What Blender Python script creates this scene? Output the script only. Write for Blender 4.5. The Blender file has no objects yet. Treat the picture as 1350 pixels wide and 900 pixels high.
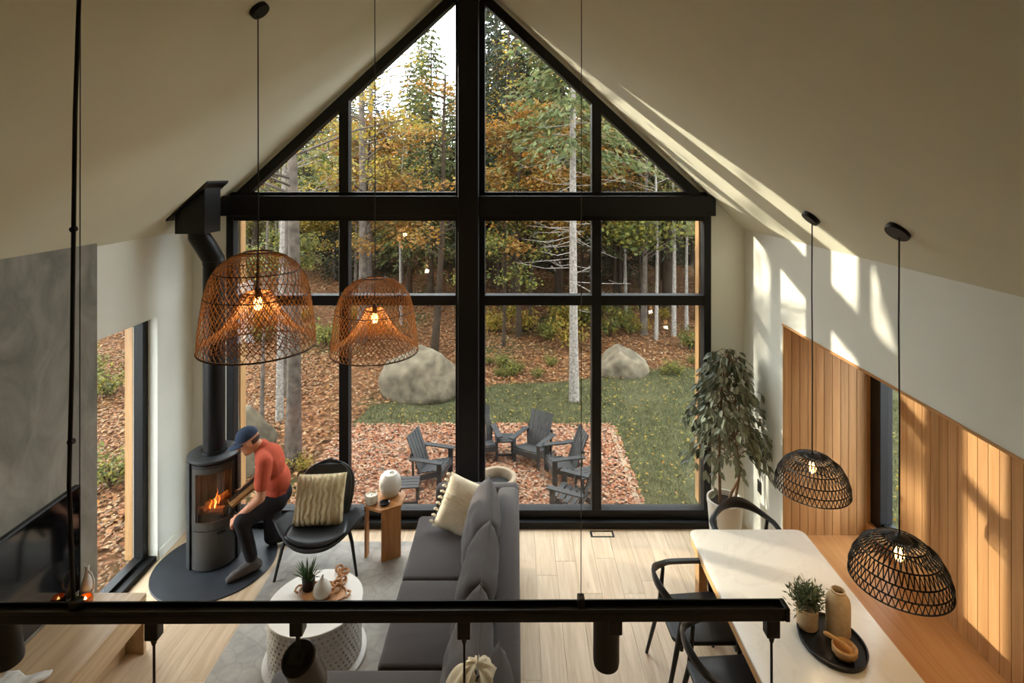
import bpy, bmesh, math, random
import numpy as np
from mathutils import Vector, Matrix, Euler
PI = math.pi
random.seed(7)
NP = np.random.RandomState(11)
SC = bpy.context.scene
COL = SC.collection

# ---------------------------------------------------------------- camera
H = 3.70                      # eye height above the living-room floor
F = 750.0                     # focal length in px of the 1350 px frame
CX, CY = 680.0, 228.0         # vanishing point of the depth direction
cam_d = bpy.data.cameras.new('camera')
cam_d.sensor_width = 36.0
cam_d.lens = F / 1350.0 * 36.0
cam_d.shift_x = (675.0 - CX) / 1350.0
cam_d.shift_y = (CY - 450.0) / 1350.0
cam_d.clip_end = 300
cam = bpy.data.objects.new('camera', cam_d)
cam.location = (0, 0, H)
cam.rotation_euler = (PI / 2, 0, 0)
COL.objects.link(cam)
SC.camera = cam

# ---------------------------------------------------------------- sky, sun, exposure
world = bpy.data.worlds.new('sky')
SC.world = world
world.use_nodes = True
bgn = world.node_tree.nodes['Background']
bgn.inputs[0].default_value = (0.90, 0.95, 1.0, 1)
bgn.inputs[1].default_value = 11.0
sun_d = bpy.data.lights.new('sun', 'SUN')
sun_d.energy = 8.0
sun_d.angle = math.radians(0.9)
sun_d.color = (1.0, 0.90, 0.74)
sun = bpy.data.objects.new('sun', sun_d)
SUN_DIR = Vector((1.0, -0.50, -0.20)).normalized()
sun.rotation_euler = SUN_DIR.to_track_quat('-Z', 'Y').to_euler()
sun.location = (-20, 20, 12)
COL.objects.link(sun)
vs = SC.view_settings
vs.view_transform = 'Standard'
vs.look = 'None'
vs.gamma = 1.0
vs.use_curve_mapping = False
vs.exposure = -0.15

# ---------------------------------------------------------------- helpers
def W(px, py, Y):
    """a spot in the room seen at (px, py), standing Y metres away"""
    return Vector(((px - CX) / F * Y, Y, H - (py - CY) / F * Y))

def tag(o, label=None, cat=None, group=None, kind=None):
    if label: o['label'] = label
    if cat: o['category'] = cat
    if group: o['group'] = group
    if kind: o['kind'] = kind
    return o

def empty(name, loc=(0, 0, 0), rz=0.0, label=None, cat=None, group=None, kind=None, parent=None):
    o = bpy.data.objects.new(name, None)
    o.empty_display_size = 0.05
    o.location = loc
    o.rotation_euler = (0, 0, rz)
    COL.objects.link(o)
    if parent: o.parent = parent
    return tag(o, label, cat, group, kind)

def add_obj(name, me, parent=None, loc=None):
    o = bpy.data.objects.new(name, me)
    COL.objects.link(o)
    if parent: o.parent = parent
    if loc is not None: o.location = loc
    return o

def copy_tree(o, parent=None):
    c = o.copy()
    COL.objects.link(c)
    c.parent = parent
    for ch in list(o.children):
        copy_tree(ch, c)
    return c

class MB:
    """collects shapes; build() links them as one mesh object"""
    def __init__(s):
        s.v = []; s.f = []
    def add(s, vs_, fs_):
        n = len(s.v)
        s.v += [tuple(p) for p in vs_]
        s.f += [tuple(i + n for i in f) for f in fs_]
        return s
    def box(s, x0, x1, y0, y1, z0, z1, M=None):
        p = [Vector((x, y, z)) for z in (z0, z1) for y in (y0, y1) for x in (x0, x1)]
        if M is not None: p = [M @ q for q in p]
        return s.add(p, [(0, 2, 3, 1), (4, 5, 7, 6), (0, 1, 5, 4), (2, 6, 7, 3), (0, 4, 6, 2), (1, 3, 7, 5)])
    def bar(s, a, b, w, h, up=(0, 0, 1)):
        """rectangular bar from a to b"""
        a = Vector(a); b = Vector(b); d = (b - a).normalized()
        u = Vector(up); r = d.cross(u)
        if r.length < 1e-4: r = d.cross(Vector((0, 1, 0)))
        r.normalize(); u = r.cross(d).normalized()
        q = []
        for c in (a, b):
            for sx, sy in ((-1, -1), (1, -1), (1, 1), (-1, 1)):
                q.append(c + r * (w / 2 * sx) + u * (h / 2 * sy))
        return s.add(q, [(0, 1, 2, 3), (7, 6, 5, 4), (0, 4, 5, 1), (1, 5, 6, 2), (2, 6, 7, 3), (3, 7, 4, 0)])
    def prism(s, poly, y0, y1, M=None):
        """poly in xz, extruded along y"""
        n = len(poly)
        p = [Vector((x, y, z)) for y in (y0, y1) for x, z in poly]
        if M is not None: p = [M @ q for q in p]
        fs_ = [tuple(range(n)), tuple(range(2 * n - 1, n - 1, -1))]
        for i in range(n):
            j = (i + 1) % n
            fs_.append((i, i + n, j + n, j))
        return s.add(p, fs_)
    def slab(s, poly, z0, z1, M=None):
        """poly in xy, extruded along z"""
        n = len(poly)
        p = [Vector((x, y, z)) for z in (z0, z1) for x, y in poly]
        if M is not None: p = [M @ q for q in p]
        fs_ = [tuple(range(n - 1, -1, -1)), tuple(range(n, 2 * n))]
        for i in range(n):
            j = (i + 1) % n
            fs_.append((i, j, j + n, i + n))
        return s.add(p, fs_)
    def tube(s, pts, r, n=8, closed=False, cap=True, sx=1.0, sy=1.0):
        pts = [Vector(p) for p in pts]
        m = len(pts)
        rs = r if hasattr(r, '__len__') else [r] * m
        base = len(s.v)
        prev = None
        for i, p in enumerate(pts):
            if closed: d = pts[(i + 1) % m] - pts[i - 1]
            else: d = pts[min(i + 1, m - 1)] - pts[max(i - 1, 0)]
            if d.length < 1e-9: d = Vector((0, 0, 1))
            d.normalize()
            if prev is None:
                a = Vector((0, 0, 1)) if abs(d.z) < 0.9 else Vector((1, 0, 0))
                u = d.cross(a).normalized()
            else:
                u = prev - d * prev.dot(d)
                if u.length < 1e-6: u = d.orthogonal()
                u.normalize()
            prev = u
            w = d.cross(u)
            for k in range(n):
                a = 2 * PI * k / n
                s.v.append(tuple(p + u * (rs[i] * sx * math.cos(a)) + w * (rs[i] * sy * math.sin(a))))
        last = m if closed else m - 1
        for i in range(last):
            j = (i + 1) % m
            for k in range(n):
                l = (k + 1) % n
                s.f.append((base + i * n + k, base + i * n + l, base + j * n + l, base + j * n + k))
        if cap and not closed:
            s.f.append(tuple(base + k for k in range(n - 1, -1, -1)))
            s.f.append(tuple(base + (m - 1) * n + k for k in range(n)))
        return s
    def lathe(s, prof, n=24, c=(0, 0, 0), sx=1.0, sy=1.0, closed=False, M=None):
        """prof: (r, z) from bottom to top"""
        base = len(s.v)
        for r, z in prof:
            for k in range(n):
                a = 2 * PI * k / n
                p = Vector((c[0] + r * sx * math.cos(a), c[1] + r * sy * math.sin(a), c[2] + z))
                if M is not None: p = M @ p
                s.v.append(tuple(p))
        m = len(prof)
        for i in range(m - 1 + (1 if closed else 0)):
            j = (i + 1) % m
            for k in range(n):
                l = (k + 1) % n
                s.f.append((base + i * n + k, base + i * n + l, base + j * n + l, base + j * n + k))
        if not closed:
            s.f.append(tuple(base + k for k in range(n - 1, -1, -1)))
            s.f.append(tuple(base + (m - 1) * n + k for k in range(n)))
        return s
    def arc(s, c, r0, r1, a0, a1, z0, z1, n=24):
        """curved wall between two radii"""
        base = len(s.v)
        for i in range(n + 1):
            a = a0 + (a1 - a0) * i / n
            for r, z in ((r0, z0), (r1, z0), (r1, z1), (r0, z1)):
                s.v.append((c[0] + r * math.cos(a), c[1] + r * math.sin(a), z))
        for i in range(n):
            for k in range(4):
                l = (k + 1) % 4
                s.f.append((base + i * 4 + k, base + i * 4 + l, base + i * 4 + 4 + l, base + i * 4 + 4 + k))
        s.f.append((base, base + 3, base + 2, base + 1))
        e = base + n * 4
        s.f.append((e, e + 1, e + 2, e + 3))
        return s
    def mesh(s, name, mat=None, smooth=False, bevel=0.0, seg=2, angle=40):
        me = bpy.data.meshes.new(name)
        me.from_pydata(s.v, [], s.f)
        if bevel > 0 or smooth:
            bm = bmesh.new(); bm.from_mesh(me)
            bmesh.ops.recalc_face_normals(bm, faces=bm.faces)
            if bevel > 0:
                ed = [e for e in bm.edges if len(e.link_faces) == 2 and e.calc_face_angle(0) > math.radians(30)]
                bmesh.ops.bevel(bm, geom=ed, offset=bevel, segments=seg, profile=0.5, affect='EDGES', clamp_overlap=True)
            bm.to_mesh(me); bm.free()
        if smooth:
            me.polygons.foreach_set('use_smooth', [True] * len(me.polygons))
            me.set_sharp_from_angle(angle=math.radians(angle))
        if mat: me.materials.append(mat)
        me.update()
        return me
    def build(s, name, mat, parent=None, loc=None, **kw):
        return add_obj(name, s.mesh(name, mat, **kw), parent, loc)

def rpoly(x0, x1, y0, y1, r, n=6):
    out = []
    for cx, cy, a0 in ((x1 - r, y1 - r, 0), (x0 + r, y1 - r, PI / 2), (x0 + r, y0 + r, PI), (x1 - r, y0 + r, 1.5 * PI)):
        for i in range(n + 1):
            a = a0 + PI / 2 * i / n
            out.append((cx + r * math.cos(a), cy + r * math.sin(a)))
    return out

def pillow_mesh(name, w, h, t, mat, n=16, pinch=0.07, wrinkle=0.0, seed=1):
    rs = random.Random(seed)
    ph = [rs.uniform(0, 6.28) for _ in range(4)]
    vs_, fs_ = [], []
    idx = {}
    for side in (1, -1):
        for i in range(n + 1):
            for j in range(n + 1):
                edge = i in (0, n) or j in (0, n)
                if edge and side == -1:
                    idx[(side, i, j)] = idx[(1, i, j)]; continue
                u = -1 + 2 * i / n; v = -1 + 2 * j / n
                x = w / 2 * u * (1 - pinch * (1 - v * v))
                y = h / 2 * v * (1 - pinch * (1 - u * u))
                k = max(0.0, (1 - u ** 4)) ** 0.55 * max(0.0, (1 - v ** 4)) ** 0.55
                z = side * t / 2 * k
                z += wrinkle * k * (math.sin(7 * u + 4 * v + ph[0]) + 0.6 * math.sin(11 * v - 5 * u + ph[1]))
                idx[(side, i, j)] = len(vs_)
                vs_.append((x, y, z))
    for side in (1, -1):
        for i in range(n):
            for j in range(n):
                q = (idx[(side, i, j)], idx[(side, i + 1, j)], idx[(side, i + 1, j + 1)], idx[(side, i, j + 1)])
                fs_.append(q if side == 1 else q[::-1])
    m = MB(); m.add(vs_, fs_)
    return m.mesh(name, mat, smooth=True, angle=75)

def rbox_mesh(name, sx, sy, sz, r, mat, seg=3, puff=0.0):
    """rounded box standing on z=0, centred in x, y; puff lifts the middle of the top"""
    bm = bmesh.new()
    bmesh.ops.create_cube(bm, size=1.0)
    for v in bm.verts:
        v.co = Vector((v.co.x * sx, v.co.y * sy, (v.co.z + 0.5) * sz))
    if puff:
        bmesh.ops.subdivide_edges(bm, edges=bm.edges[:], cuts=5, use_grid_fill=True)
        for v in bm.verts:
            u = v.co.x / (sx / 2); w = v.co.y / (sy / 2)
            k = max(0, 1 - u ** 4) * max(0, 1 - w ** 4)
            if v.co.z > sz * 0.5: v.co.z += puff * k * (v.co.z / sz)
    ed = [e for e in bm.edges if len(e.link_faces) == 2 and e.calc_face_angle(0) > math.radians(50)]
    bmesh.ops.bevel(bm, geom=ed, offset=r, segments=seg, profile=0.5, affect='EDGES', clamp_overlap=True)
    me = bpy.data.meshes.new(name)
    bm.to_mesh(me); bm.free()
    me.polygons.foreach_set('use_smooth', [True] * len(me.polygons))
    me.set_sharp_from_angle(angle=math.radians(60))
    me.materials.append(mat)
    return me

def quads_mesh(name, V, mat, k=4):
    """V: (n, k, 3) array of n separate k-gons"""
    n = V.shape[0]
    me = bpy.data.meshes.new(name)
    me.vertices.add(n * k); me.loops.add(n * k); me.polygons.add(n)
    me.vertices.foreach_set('co', V.reshape(-1).astype(np.float32))
    me.loops.foreach_set('vertex_index', np.arange(n * k, dtype=np.int32))
    me.polygons.foreach_set('loop_start', np.arange(0, n * k, k, dtype=np.int32))
    me.update(calc_edges=True)
    me.materials.append(mat)
    return me

def leaf_quads(P, L, Wd, rs, flat=0.0, droop=0.0, dirs=None):
    """rhombic leaves at points P (n,3); flat in 0..1 pushes them towards lying level"""
    n = len(P)
    if dirs is None:
        d = rs.normal(size=(n, 3)); d[:, 2] = d[:, 2] * (1 - flat) - droop
    else:
        d = dirs + rs.normal(size=(n, 3)) * 0.35
        d[:, 2] -= droop
    d /= np.linalg.norm(d, axis=1)[:, None] + 1e-9
    a = rs.normal(size=(n, 3)); a[:, :2] *= (1 - flat); a[:, 2] += flat * 3 * np.sign(a[:, 2] + 1e-6)
    s = np.cross(d, a); s /= np.linalg.norm(s, axis=1)[:, None] + 1e-9
    l = (L * rs.uniform(0.6, 1.3, n))[:, None]; w = (Wd * rs.uniform(0.6, 1.3, n))[:, None]
    nrm = np.cross(d, s)
    V = np.stack([P - d * l / 2, P + s * w / 2 + nrm * w * 0.18, P + d * l / 2, P - s * w / 2 + nrm * w * 0.18], axis=1)
    return V

# ---------------------------------------------------------------- materials
def new_mat(name):
    m = bpy.data.materials.new(name)
    m.use_nodes = True
    nt = m.node_tree
    return m, nt, nt.nodes['Principled BSDF']

def rgb(h):
    """sRGB 0-255 triple to linear"""
    return tuple(((c / 255) / 12.92 if c / 255 <= 0.04045 else ((c / 255 + 0.055) / 1.055) ** 2.4) for c in h) + (1,)

OUT = 0.36                    # real leaves, bark and soil reflect little
def dim(c, k=None):
    k = OUT if k is None else k
    return tuple(255 * ((v * k) ** (1 / 2.4) * 1.055 - 0.055 if v * k > 0.0031308 else v * k * 12.92) for v in rgb(c)[:3])

def setspec(b, v):
    b.inputs['Specular IOR Level'].default_value = v

def plain(name, col, rough=0.5, metal=0.0, var=0.0, scale=8.0, bump=0.0, bscale=60.0, spec=0.5, sheen=0.0):
    m, nt, b = new_mat(name)
    b.inputs['Base Color'].default_value = rgb(col)
    b.inputs['Roughness'].default_value = rough
    b.inputs['Metallic'].default_value = metal
    setspec(b, spec)
    if sheen: b.inputs['Sheen Weight'].default_value = sheen
    tc = nt.nodes.new('ShaderNodeTexCoord')
    if var > 0:
        n = nt.nodes.new('ShaderNodeTexNoise'); n.inputs['Scale'].default_value = scale; n.inputs['Detail'].default_value = 5
        nt.links.new(tc.outputs['Object'], n.inputs['Vector'])
        r = nt.nodes.new('ShaderNodeValToRGB')
        c = rgb(col)
        r.color_ramp.elements[0].position = 0.3; r.color_ramp.elements[1].position = 0.7
        r.color_ramp.elements[0].color = tuple(x * (1 - var) for x in c[:3]) + (1,)
        r.color_ramp.elements[1].color = tuple(min(1, x * (1 + var)) for x in c[:3]) + (1,)
        nt.links.new(n.outputs['Fac'], r.inputs['Fac'])
        nt.links.new(r.outputs['Color'], b.inputs['Base Color'])
    if bump > 0:
        n2 = nt.nodes.new('ShaderNodeTexNoise'); n2.inputs['Scale'].default_value = bscale; n2.inputs['Detail'].default_value = 4
        nt.links.new(tc.outputs['Object'], n2.inputs['Vector'])
        bp = nt.nodes.new('ShaderNodeBump'); bp.inputs['Strength'].default_value = bump; bp.inputs['Distance'].default_value = 0.01
        nt.links.new(n2.outputs['Fac'], bp.inputs['Height'])
        nt.links.new(bp.outputs['Normal'], b.inputs['Normal'])
    return m

def wood(name, c0, c1, stretch=(14, 0.9, 14), rough=0.45, rnd=0.25, knots=False, spec=0.4):
    m, nt, b = new_mat(name)
    L = nt.links.new
    tc = nt.nodes.new('ShaderNodeTexCoord')
    geo = nt.nodes.new('ShaderNodeNewGeometry')
    oi = nt.nodes.new('ShaderNodeObjectInfo')
    ml = nt.nodes.new('ShaderNodeMath'); ml.operation = 'MULTIPLY'; ml.inputs[1].default_value = 37.0
    L(oi.outputs['Random'], ml.inputs[0])
    ad = nt.nodes.new('ShaderNodeVectorMath'); ad.operation = 'ADD'
    L(geo.outputs['Position'], ad.inputs[0]); L(ml.outputs[0], ad.inputs[1])
    mp = nt.nodes.new('ShaderNodeMapping'); mp.inputs['Scale'].default_value = stretch
    L(ad.outputs[0], mp.inputs['Vector'])
    n = nt.nodes.new('ShaderNodeTexNoise'); n.inputs['Scale'].default_value = 1.6; n.inputs['Detail'].default_value = 8; n.inputs['Roughness'].default_value = 0.6
    n.inputs['Distortion'].default_value = 0.6
    L(mp.outputs[0], n.inputs['Vector'])
    r = nt.nodes.new('ShaderNodeValToRGB')
    r.color_ramp.elements[0].position = 0.3; r.color_ramp.elements[1].position = 0.72
    r.color_ramp.elements[0].color = rgb(c0); r.color_ramp.elements[1].color = rgb(c1)
    L(n.outputs['Fac'], r.inputs['Fac'])
    col = r.outputs['Color']
    if knots:
        mp2 = nt.nodes.new('ShaderNodeMapping'); mp2.inputs['Scale'].default_value = (7, 1.6, 5)
        L(ad.outputs[0], mp2.inputs['Vector'])
        vo = nt.nodes.new('ShaderNodeTexVoronoi'); vo.inputs['Scale'].default_value = 0.75
        L(mp2.outputs[0], vo.inputs['Vector'])
        r2 = nt.nodes.new('ShaderNodeValToRGB')
        r2.color_ramp.elements[0].position = 0.03; r2.color_ramp.elements[1].position = 0.11
        r2.color_ramp.elements[0].color = (0.35, 0.3, 0.25, 1); r2.color_ramp.elements[1].color = (1, 1, 1, 1)
        L(vo.outputs['Distance'], r2.inputs['Fac'])
        mx = nt.nodes.new('ShaderNodeMixRGB'); mx.blend_type = 'MULTIPLY'; mx.inputs['Fac'].default_value = 0.75
        L(col, mx.inputs['Color1']); L(r2.outputs['Color'], mx.inputs['Color2'])
        col = mx.outputs['Color']
    hs = nt.nodes.new('ShaderNodeHueSaturation')
    mr = nt.nodes.new('ShaderNodeMapRange'); mr.inputs['To Min'].default_value = 1 - rnd; mr.inputs['To Max'].default_value = 1 + rnd * 0.6
    L(oi.outputs['Random'], mr.inputs['Value'])
    L(mr.outputs[0], hs.inputs['Value']); L(col, hs.inputs['Color'])
    L(hs.outputs['Color'], b.inputs['Base Color'])
    b.inputs['Roughness'].default_value = rough
    setspec(b, spec)
    bp = nt.nodes.new('ShaderNodeBump'); bp.inputs['Strength'].default_value = 0.08; bp.inputs['Distance'].default_value = 0.004
    L(n.outputs['Fac'], bp.inputs['Height']); L(bp.outputs['Normal'], b.inputs['Normal'])
    return m

def leafmat(name, cols, trans=0.35, rough=0.6, randobj=0.15):
    """leaves, each its own shade from cols"""
    m, nt, b = new_mat(name)
    L = nt.links.new
    g = nt.nodes.new('ShaderNodeNewGeometry')
    r = nt.nodes.new('ShaderNodeValToRGB')
    r.color_ramp.interpolation = 'LINEAR'
    el = r.color_ramp.elements
    while len(el) < len(cols): el.new(0.5)
    for i, c in enumerate(cols):
        el[i].position = i / max(1, len(cols) - 1); el[i].color = rgb(c)
    L(g.outputs['Random Per Island'], r.inputs['Fac'])
    oi = nt.nodes.new('ShaderNodeObjectInfo')
    hs = nt.nodes.new('ShaderNodeHueSaturation')
    mr = nt.nodes.new('ShaderNodeMapRange'); mr.inputs['To Min'].default_value = 1 - randobj; mr.inputs['To Max'].default_value = 1 + randobj
    L(oi.outputs['Random'], mr.inputs['Value']); L(mr.outputs[0], hs.inputs['Value'])
    L(r.outputs['Color'], hs.inputs['Color'])
    b.inputs['Roughness'].default_value = rough
    setspec(b, 0.25)
    L(hs.outputs['Color'], b.inputs['Base Color'])
    if trans > 0:
        t = nt.nodes.new('ShaderNodeBsdfTranslucent')
        L(hs.outputs['Color'], t.inputs['Color'])
        mx = nt.nodes.new('ShaderNodeMixShader'); mx.inputs['Fac'].default_value = trans
        out = nt.nodes['Material Output']
        L(b.outputs[0], mx.inputs[1]); L(t.outputs[0], mx.inputs[2]); L(mx.outputs[0], out.inputs['Surface'])
    return m

def emis(name, col, strength):
    m, nt, b = new_mat(name)
    b.inputs['Base Color'].default_value = rgb(col)
    b.inputs['Emission Color'].default_value = rgb(col)
    b.inputs['Emission Strength'].default_value = strength
    return m

def glassmat(name, tint=(1, 1, 1, 1), refl=0.06, rough=0.0):
    m, nt, b = new_mat(name)
    L = nt.links.new
    nt.nodes.remove(b)
    t = nt.nodes.new('ShaderNodeBsdfTransparent'); t.inputs['Color'].default_value = tint
    g = nt.nodes.new('ShaderNodeBsdfGlossy'); g.inputs['Roughness'].default_value = rough
    lw = nt.nodes.new('ShaderNodeLayerWeight'); lw.inputs['Blend'].default_value = 0.5
    pw = nt.nodes.new('ShaderNodeMath'); pw.operation = 'POWER'; pw.inputs[1].default_value = 5.0
    L(lw.outputs['Facing'], pw.inputs[0])
    fr = nt.nodes.new('ShaderNodeMapRange'); fr.inputs['To Min'].default_value = refl * 0.5; fr.inputs['To Max'].default_value = 0.6
    L(pw.outputs[0], fr.inputs['Value'])
    mx = nt.nodes.new('ShaderNodeMixShader')
    L(fr.outputs[0], mx.inputs['Fac']); L(t.outputs[0], mx.inputs[1]); L(g.outputs[0], mx.inputs[2])
    L(mx.outputs[0], nt.nodes['Material Output'].inputs['Surface'])
    return m

M = {}
M['white'] = plain('white_paint', (236, 236, 224), 0.85, var=0.02, scale=3, spec=0.2)
M['ceil'] = plain('ceiling_paint', (226, 224, 202), 0.9, var=0.02, scale=2, spec=0.15)
M['black'] = plain('black_frame', (18, 18, 19), 0.5, var=0.1, scale=4, spec=0.3)
M['blackmetal'] = plain('black_metal', (22, 22, 23), 0.42, metal=0.3, bump=0.03)
M['steel'] = plain('stove_steel', (52, 53, 54), 0.45, metal=0.25, bump=0.04, bscale=200)
M['stovedoor'] = plain('stove_door_grey', (70, 68, 64), 0.45, metal=0.3, bump=0.03, bscale=200)
M['slate'] = plain('hearth_slate', (40, 44, 50), 0.5, var=0.15, scale=5, bump=0.05)
M['track'] = plain('track_black', (24, 24, 22), 0.38, spec=0.5)
M['oak'] = wood('oak_floor', (196, 168, 134), (228, 205, 174), knots=True, rnd=0.10, rough=0.4)
M['oak2'] = wood('oak_console', (178, 148, 112), (208, 180, 142), stretch=(16, 0.7, 16), rnd=0.06, knots=True)
M['cedar'] = wood('cedar_board', (164, 118, 70), (198, 154, 104), stretch=(16, 16, 0.7), rnd=0.16, rough=0.5)
M['bench'] = wood('bench_wood', (184, 130, 78), (206, 156, 102), stretch=(16, 0.8, 16), rnd=0.05)
M['tablewood'] = wood('table_wood', (196, 146, 90), (220, 176, 118), stretch=(12, 0.8, 12), rnd=0.03)
M['sidewood'] = wood('side_table_wood', (158, 104, 58), (196, 142, 88), stretch=(10, 10, 1.2), rnd=0.03)
M['traywood'] = wood('tray_wood', (156, 104, 60), (196, 146, 94), stretch=(10, 2, 10), rnd=0.05)
M['trimwood'] = wood('outside_trim_wood', (150, 112, 70), (176, 138, 92), stretch=(16, 16, 0.8), rnd=0.05)
M['logwood'] = wood('split_log', (150, 108, 64), (200, 158, 104), stretch=(4, 4, 10), rnd=0.1, rough=0.9)
M['sofa'] = plain('charcoal_fabric', (74, 68, 67), 0.95, var=0.10, scale=120, bump=0.25, bscale=420, spec=0.15, sheen=0.25)
M['cream'] = plain('cream_linen', (216, 204, 178), 0.95, var=0.08, scale=60, bump=0.3, bscale=250, spec=0.1)
M['leather'] = plain('black_leather', (30, 33, 36), 0.35, bump=0.05, bscale=120)
M['shell'] = plain('black_shell', (24, 24, 25), 0.5)
M['chair'] = plain('black_stained_ash', (28, 29, 30), 0.42, var=0.1, scale=20)
M['ceramic'] = plain('white_ceramic', (212, 208, 198), 0.45, var=0.05, scale=10)
M['matwhite'] = plain('matte_white', (226, 222, 214), 0.55)
M['candle'] = plain('candle_white', (222, 214, 196), 0.6)
M['beige'] = plain('beige_stoneware', (198, 172, 136), 0.7, var=0.12, scale=30, bump=0.15, bscale=90)
M['vasein'] = plain('dark_inside', (70, 48, 34), 0.8)
M['soil'] = plain('potting_soil', (52, 40, 32), 0.95, bump=0.6, bscale=60)
M['bark'] = plain('ficus_bark', (120, 92, 66), 0.85, var=0.3, scale=30)
M['cable'] = plain('black_cable', (18, 18, 18), 0.5)
M['wire'] = plain('steel_wire', (90, 84, 72), 0.4, metal=0.7)
M['rattan'] = plain('rattan', (164, 106, 42), 0.65, var=0.25, scale=40)
M['rattandark'] = plain('rattan_hoop', (66, 40, 22), 0.65)
M['weave'] = plain('black_weave', (24, 21, 19), 0.6)
M['bulb'] = emis('bulb_glow', (255, 190, 110), 14.0)
M['flame'] = emis('flame', (255, 120, 40), 9.0)
M['flamecore'] = emis('flame_core', (255, 205, 120), 14.0)
M['glass'] = glassmat('window_glass', (0.97, 0.98, 0.97, 1), 0.05)
M['stoveglass'] = glassmat('stove_glass', (0.62, 0.56, 0.50, 1), 0.12)
M['screen'] = plain('tv_screen', (8, 8, 9), 0.07, spec=0.6)
M['tvcase'] = plain('tv_case', (14, 14, 14), 0.4)
M['brickin'] = plain('firebrick', (70, 60, 50), 0.95, var=0.3, scale=14)
M['amber'] = plain('amber_glass', (196, 92, 24), 0.12, spec=0.8)
M['cloth'] = plain('white_cloth', (214, 210, 202), 0.95, bump=0.3, bscale=80)
M['shirt'] = plain('coral_shirt', (184, 86, 64), 0.9, var=0.10, scale=12, bump=0.5, bscale=14, spec=0.15)
M['pants'] = plain('charcoal_trousers', (40, 39, 42), 0.95, var=0.15, scale=14, bump=0.25, bscale=16, spec=0.15)
M['sock'] = plain('grey_sock', (92, 88, 86), 0.98, var=0.15, scale=60, bump=0.3, bscale=120, spec=0.1)
M['skin'] = plain('skin', (196, 138, 106), 0.6, var=0.05, scale=20)
M['cap'] = plain('navy_cap', (34, 50, 74), 0.85, var=0.1, scale=40, bump=0.1, bscale=150)
M['hair'] = plain('dark_hair', (62, 44, 32), 0.7, bump=0.4, bscale=160)
M['whiteprint'] = plain('white_print', (220, 210, 204), 0.8)
M['boulder'] = plain('boulder_stone', dim((138, 126, 104)), 0.95, var=0.5, scale=5, bump=1.0, bscale=11, spec=0.15)
M['firering'] = plain('pale_fire_ring', dim((190, 166, 134)), 0.9, var=0.12, scale=9)
M['ash'] = plain('ash_black', (26, 24, 23), 0.95, bump=0.5, bscale=40)
M['adk'] = plain('black_garden_chair', dim((38, 39, 39), 0.6), 0.6, var=0.2, scale=6)
M['barkgrey'] = plain('grey_bark', dim((122, 110, 98)), 0.95, var=0.45, scale=9, bump=0.6, bscale=26, spec=0.1)
M['barkpale'] = plain('pale_bark', dim((186, 176, 164)), 0.95, var=0.5, scale=26, bump=0.4, bscale=30, spec=0.1)
M['barkdark'] = plain('dark_bark', dim((84, 70, 56)), 0.95, var=0.35, scale=7, bump=0.6, bscale=24, spec=0.1)
M['gravel'] = plain('pale_gravel', dim((176, 150, 128)), 0.95, var=0.2, scale=30, bump=0.6, bscale=70)
M['leaf_ficus'] = leafmat('ficus_leaf', [(76, 84, 66), (112, 120, 98), (148, 154, 132), (92, 102, 80)], 0.2, 0.4, 0.2)
M['leaf_small'] = leafmat('potted_leaf', [(78, 94, 66), (114, 128, 98), (150, 158, 130)], 0.2, 0.5)
M['leaf_aloe'] = leafmat('aloe_leaf', [(44, 66, 38), (74, 98, 56), (98, 118, 74)], 0.2, 0.45)
M['leaf_gold'] = leafmat('gold_leaves', [dim(c, 0.46) for c in [(124, 128, 52), (184, 162, 60), (206, 170, 70), (156, 148, 68), (194, 140, 54)]], 0.45)
M['leaf_orange'] = leafmat('orange_leaves', [dim(c) for c in [(194, 128, 50), (208, 148, 62), (164, 112, 50), (200, 162, 74), (140, 124, 60)]], 0.45)
M['leaf_yg'] = leafmat('yellow_green_leaves', [dim(c, 0.46) for c in [(96, 112, 52), (138, 140, 62), (176, 160, 70), (110, 118, 60), (86, 100, 52)]], 0.45)
M['needle_dark'] = leafmat('dark_needles', [dim(c) for c in [(38, 50, 32), (58, 70, 42), (74, 82, 50), (48, 60, 40)]], 0.25)
M['needle_olive'] = leafmat('olive_needles', [dim(c, 0.46) for c in [(78, 92, 50), (110, 122, 68), (136, 142, 82), (92, 104, 58), (150, 120, 60)]], 0.3)
M['litter'] = leafmat('fallen_leaves', [dim(c) for c in [(146, 88, 50), (184, 120, 70), (200, 150, 100), (156, 100, 64), (208, 174, 130), (120, 80, 50), (190, 128, 58)]], 0.15, 0.75)
M['litter_red'] = leafmat('fallen_leaves_patio', [dim(c) for c in [(182, 104, 66), (214, 150, 106), (226, 182, 146), (196, 120, 76), (160, 86, 58), (232, 202, 172), (206, 128, 70)]], 0.15, 0.75)
M['grass'] = leafmat('grass_blades', [dim(c) for c in [(84, 92, 54), (108, 114, 70), (134, 132, 92), (96, 102, 60)]], 0.3)

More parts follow.
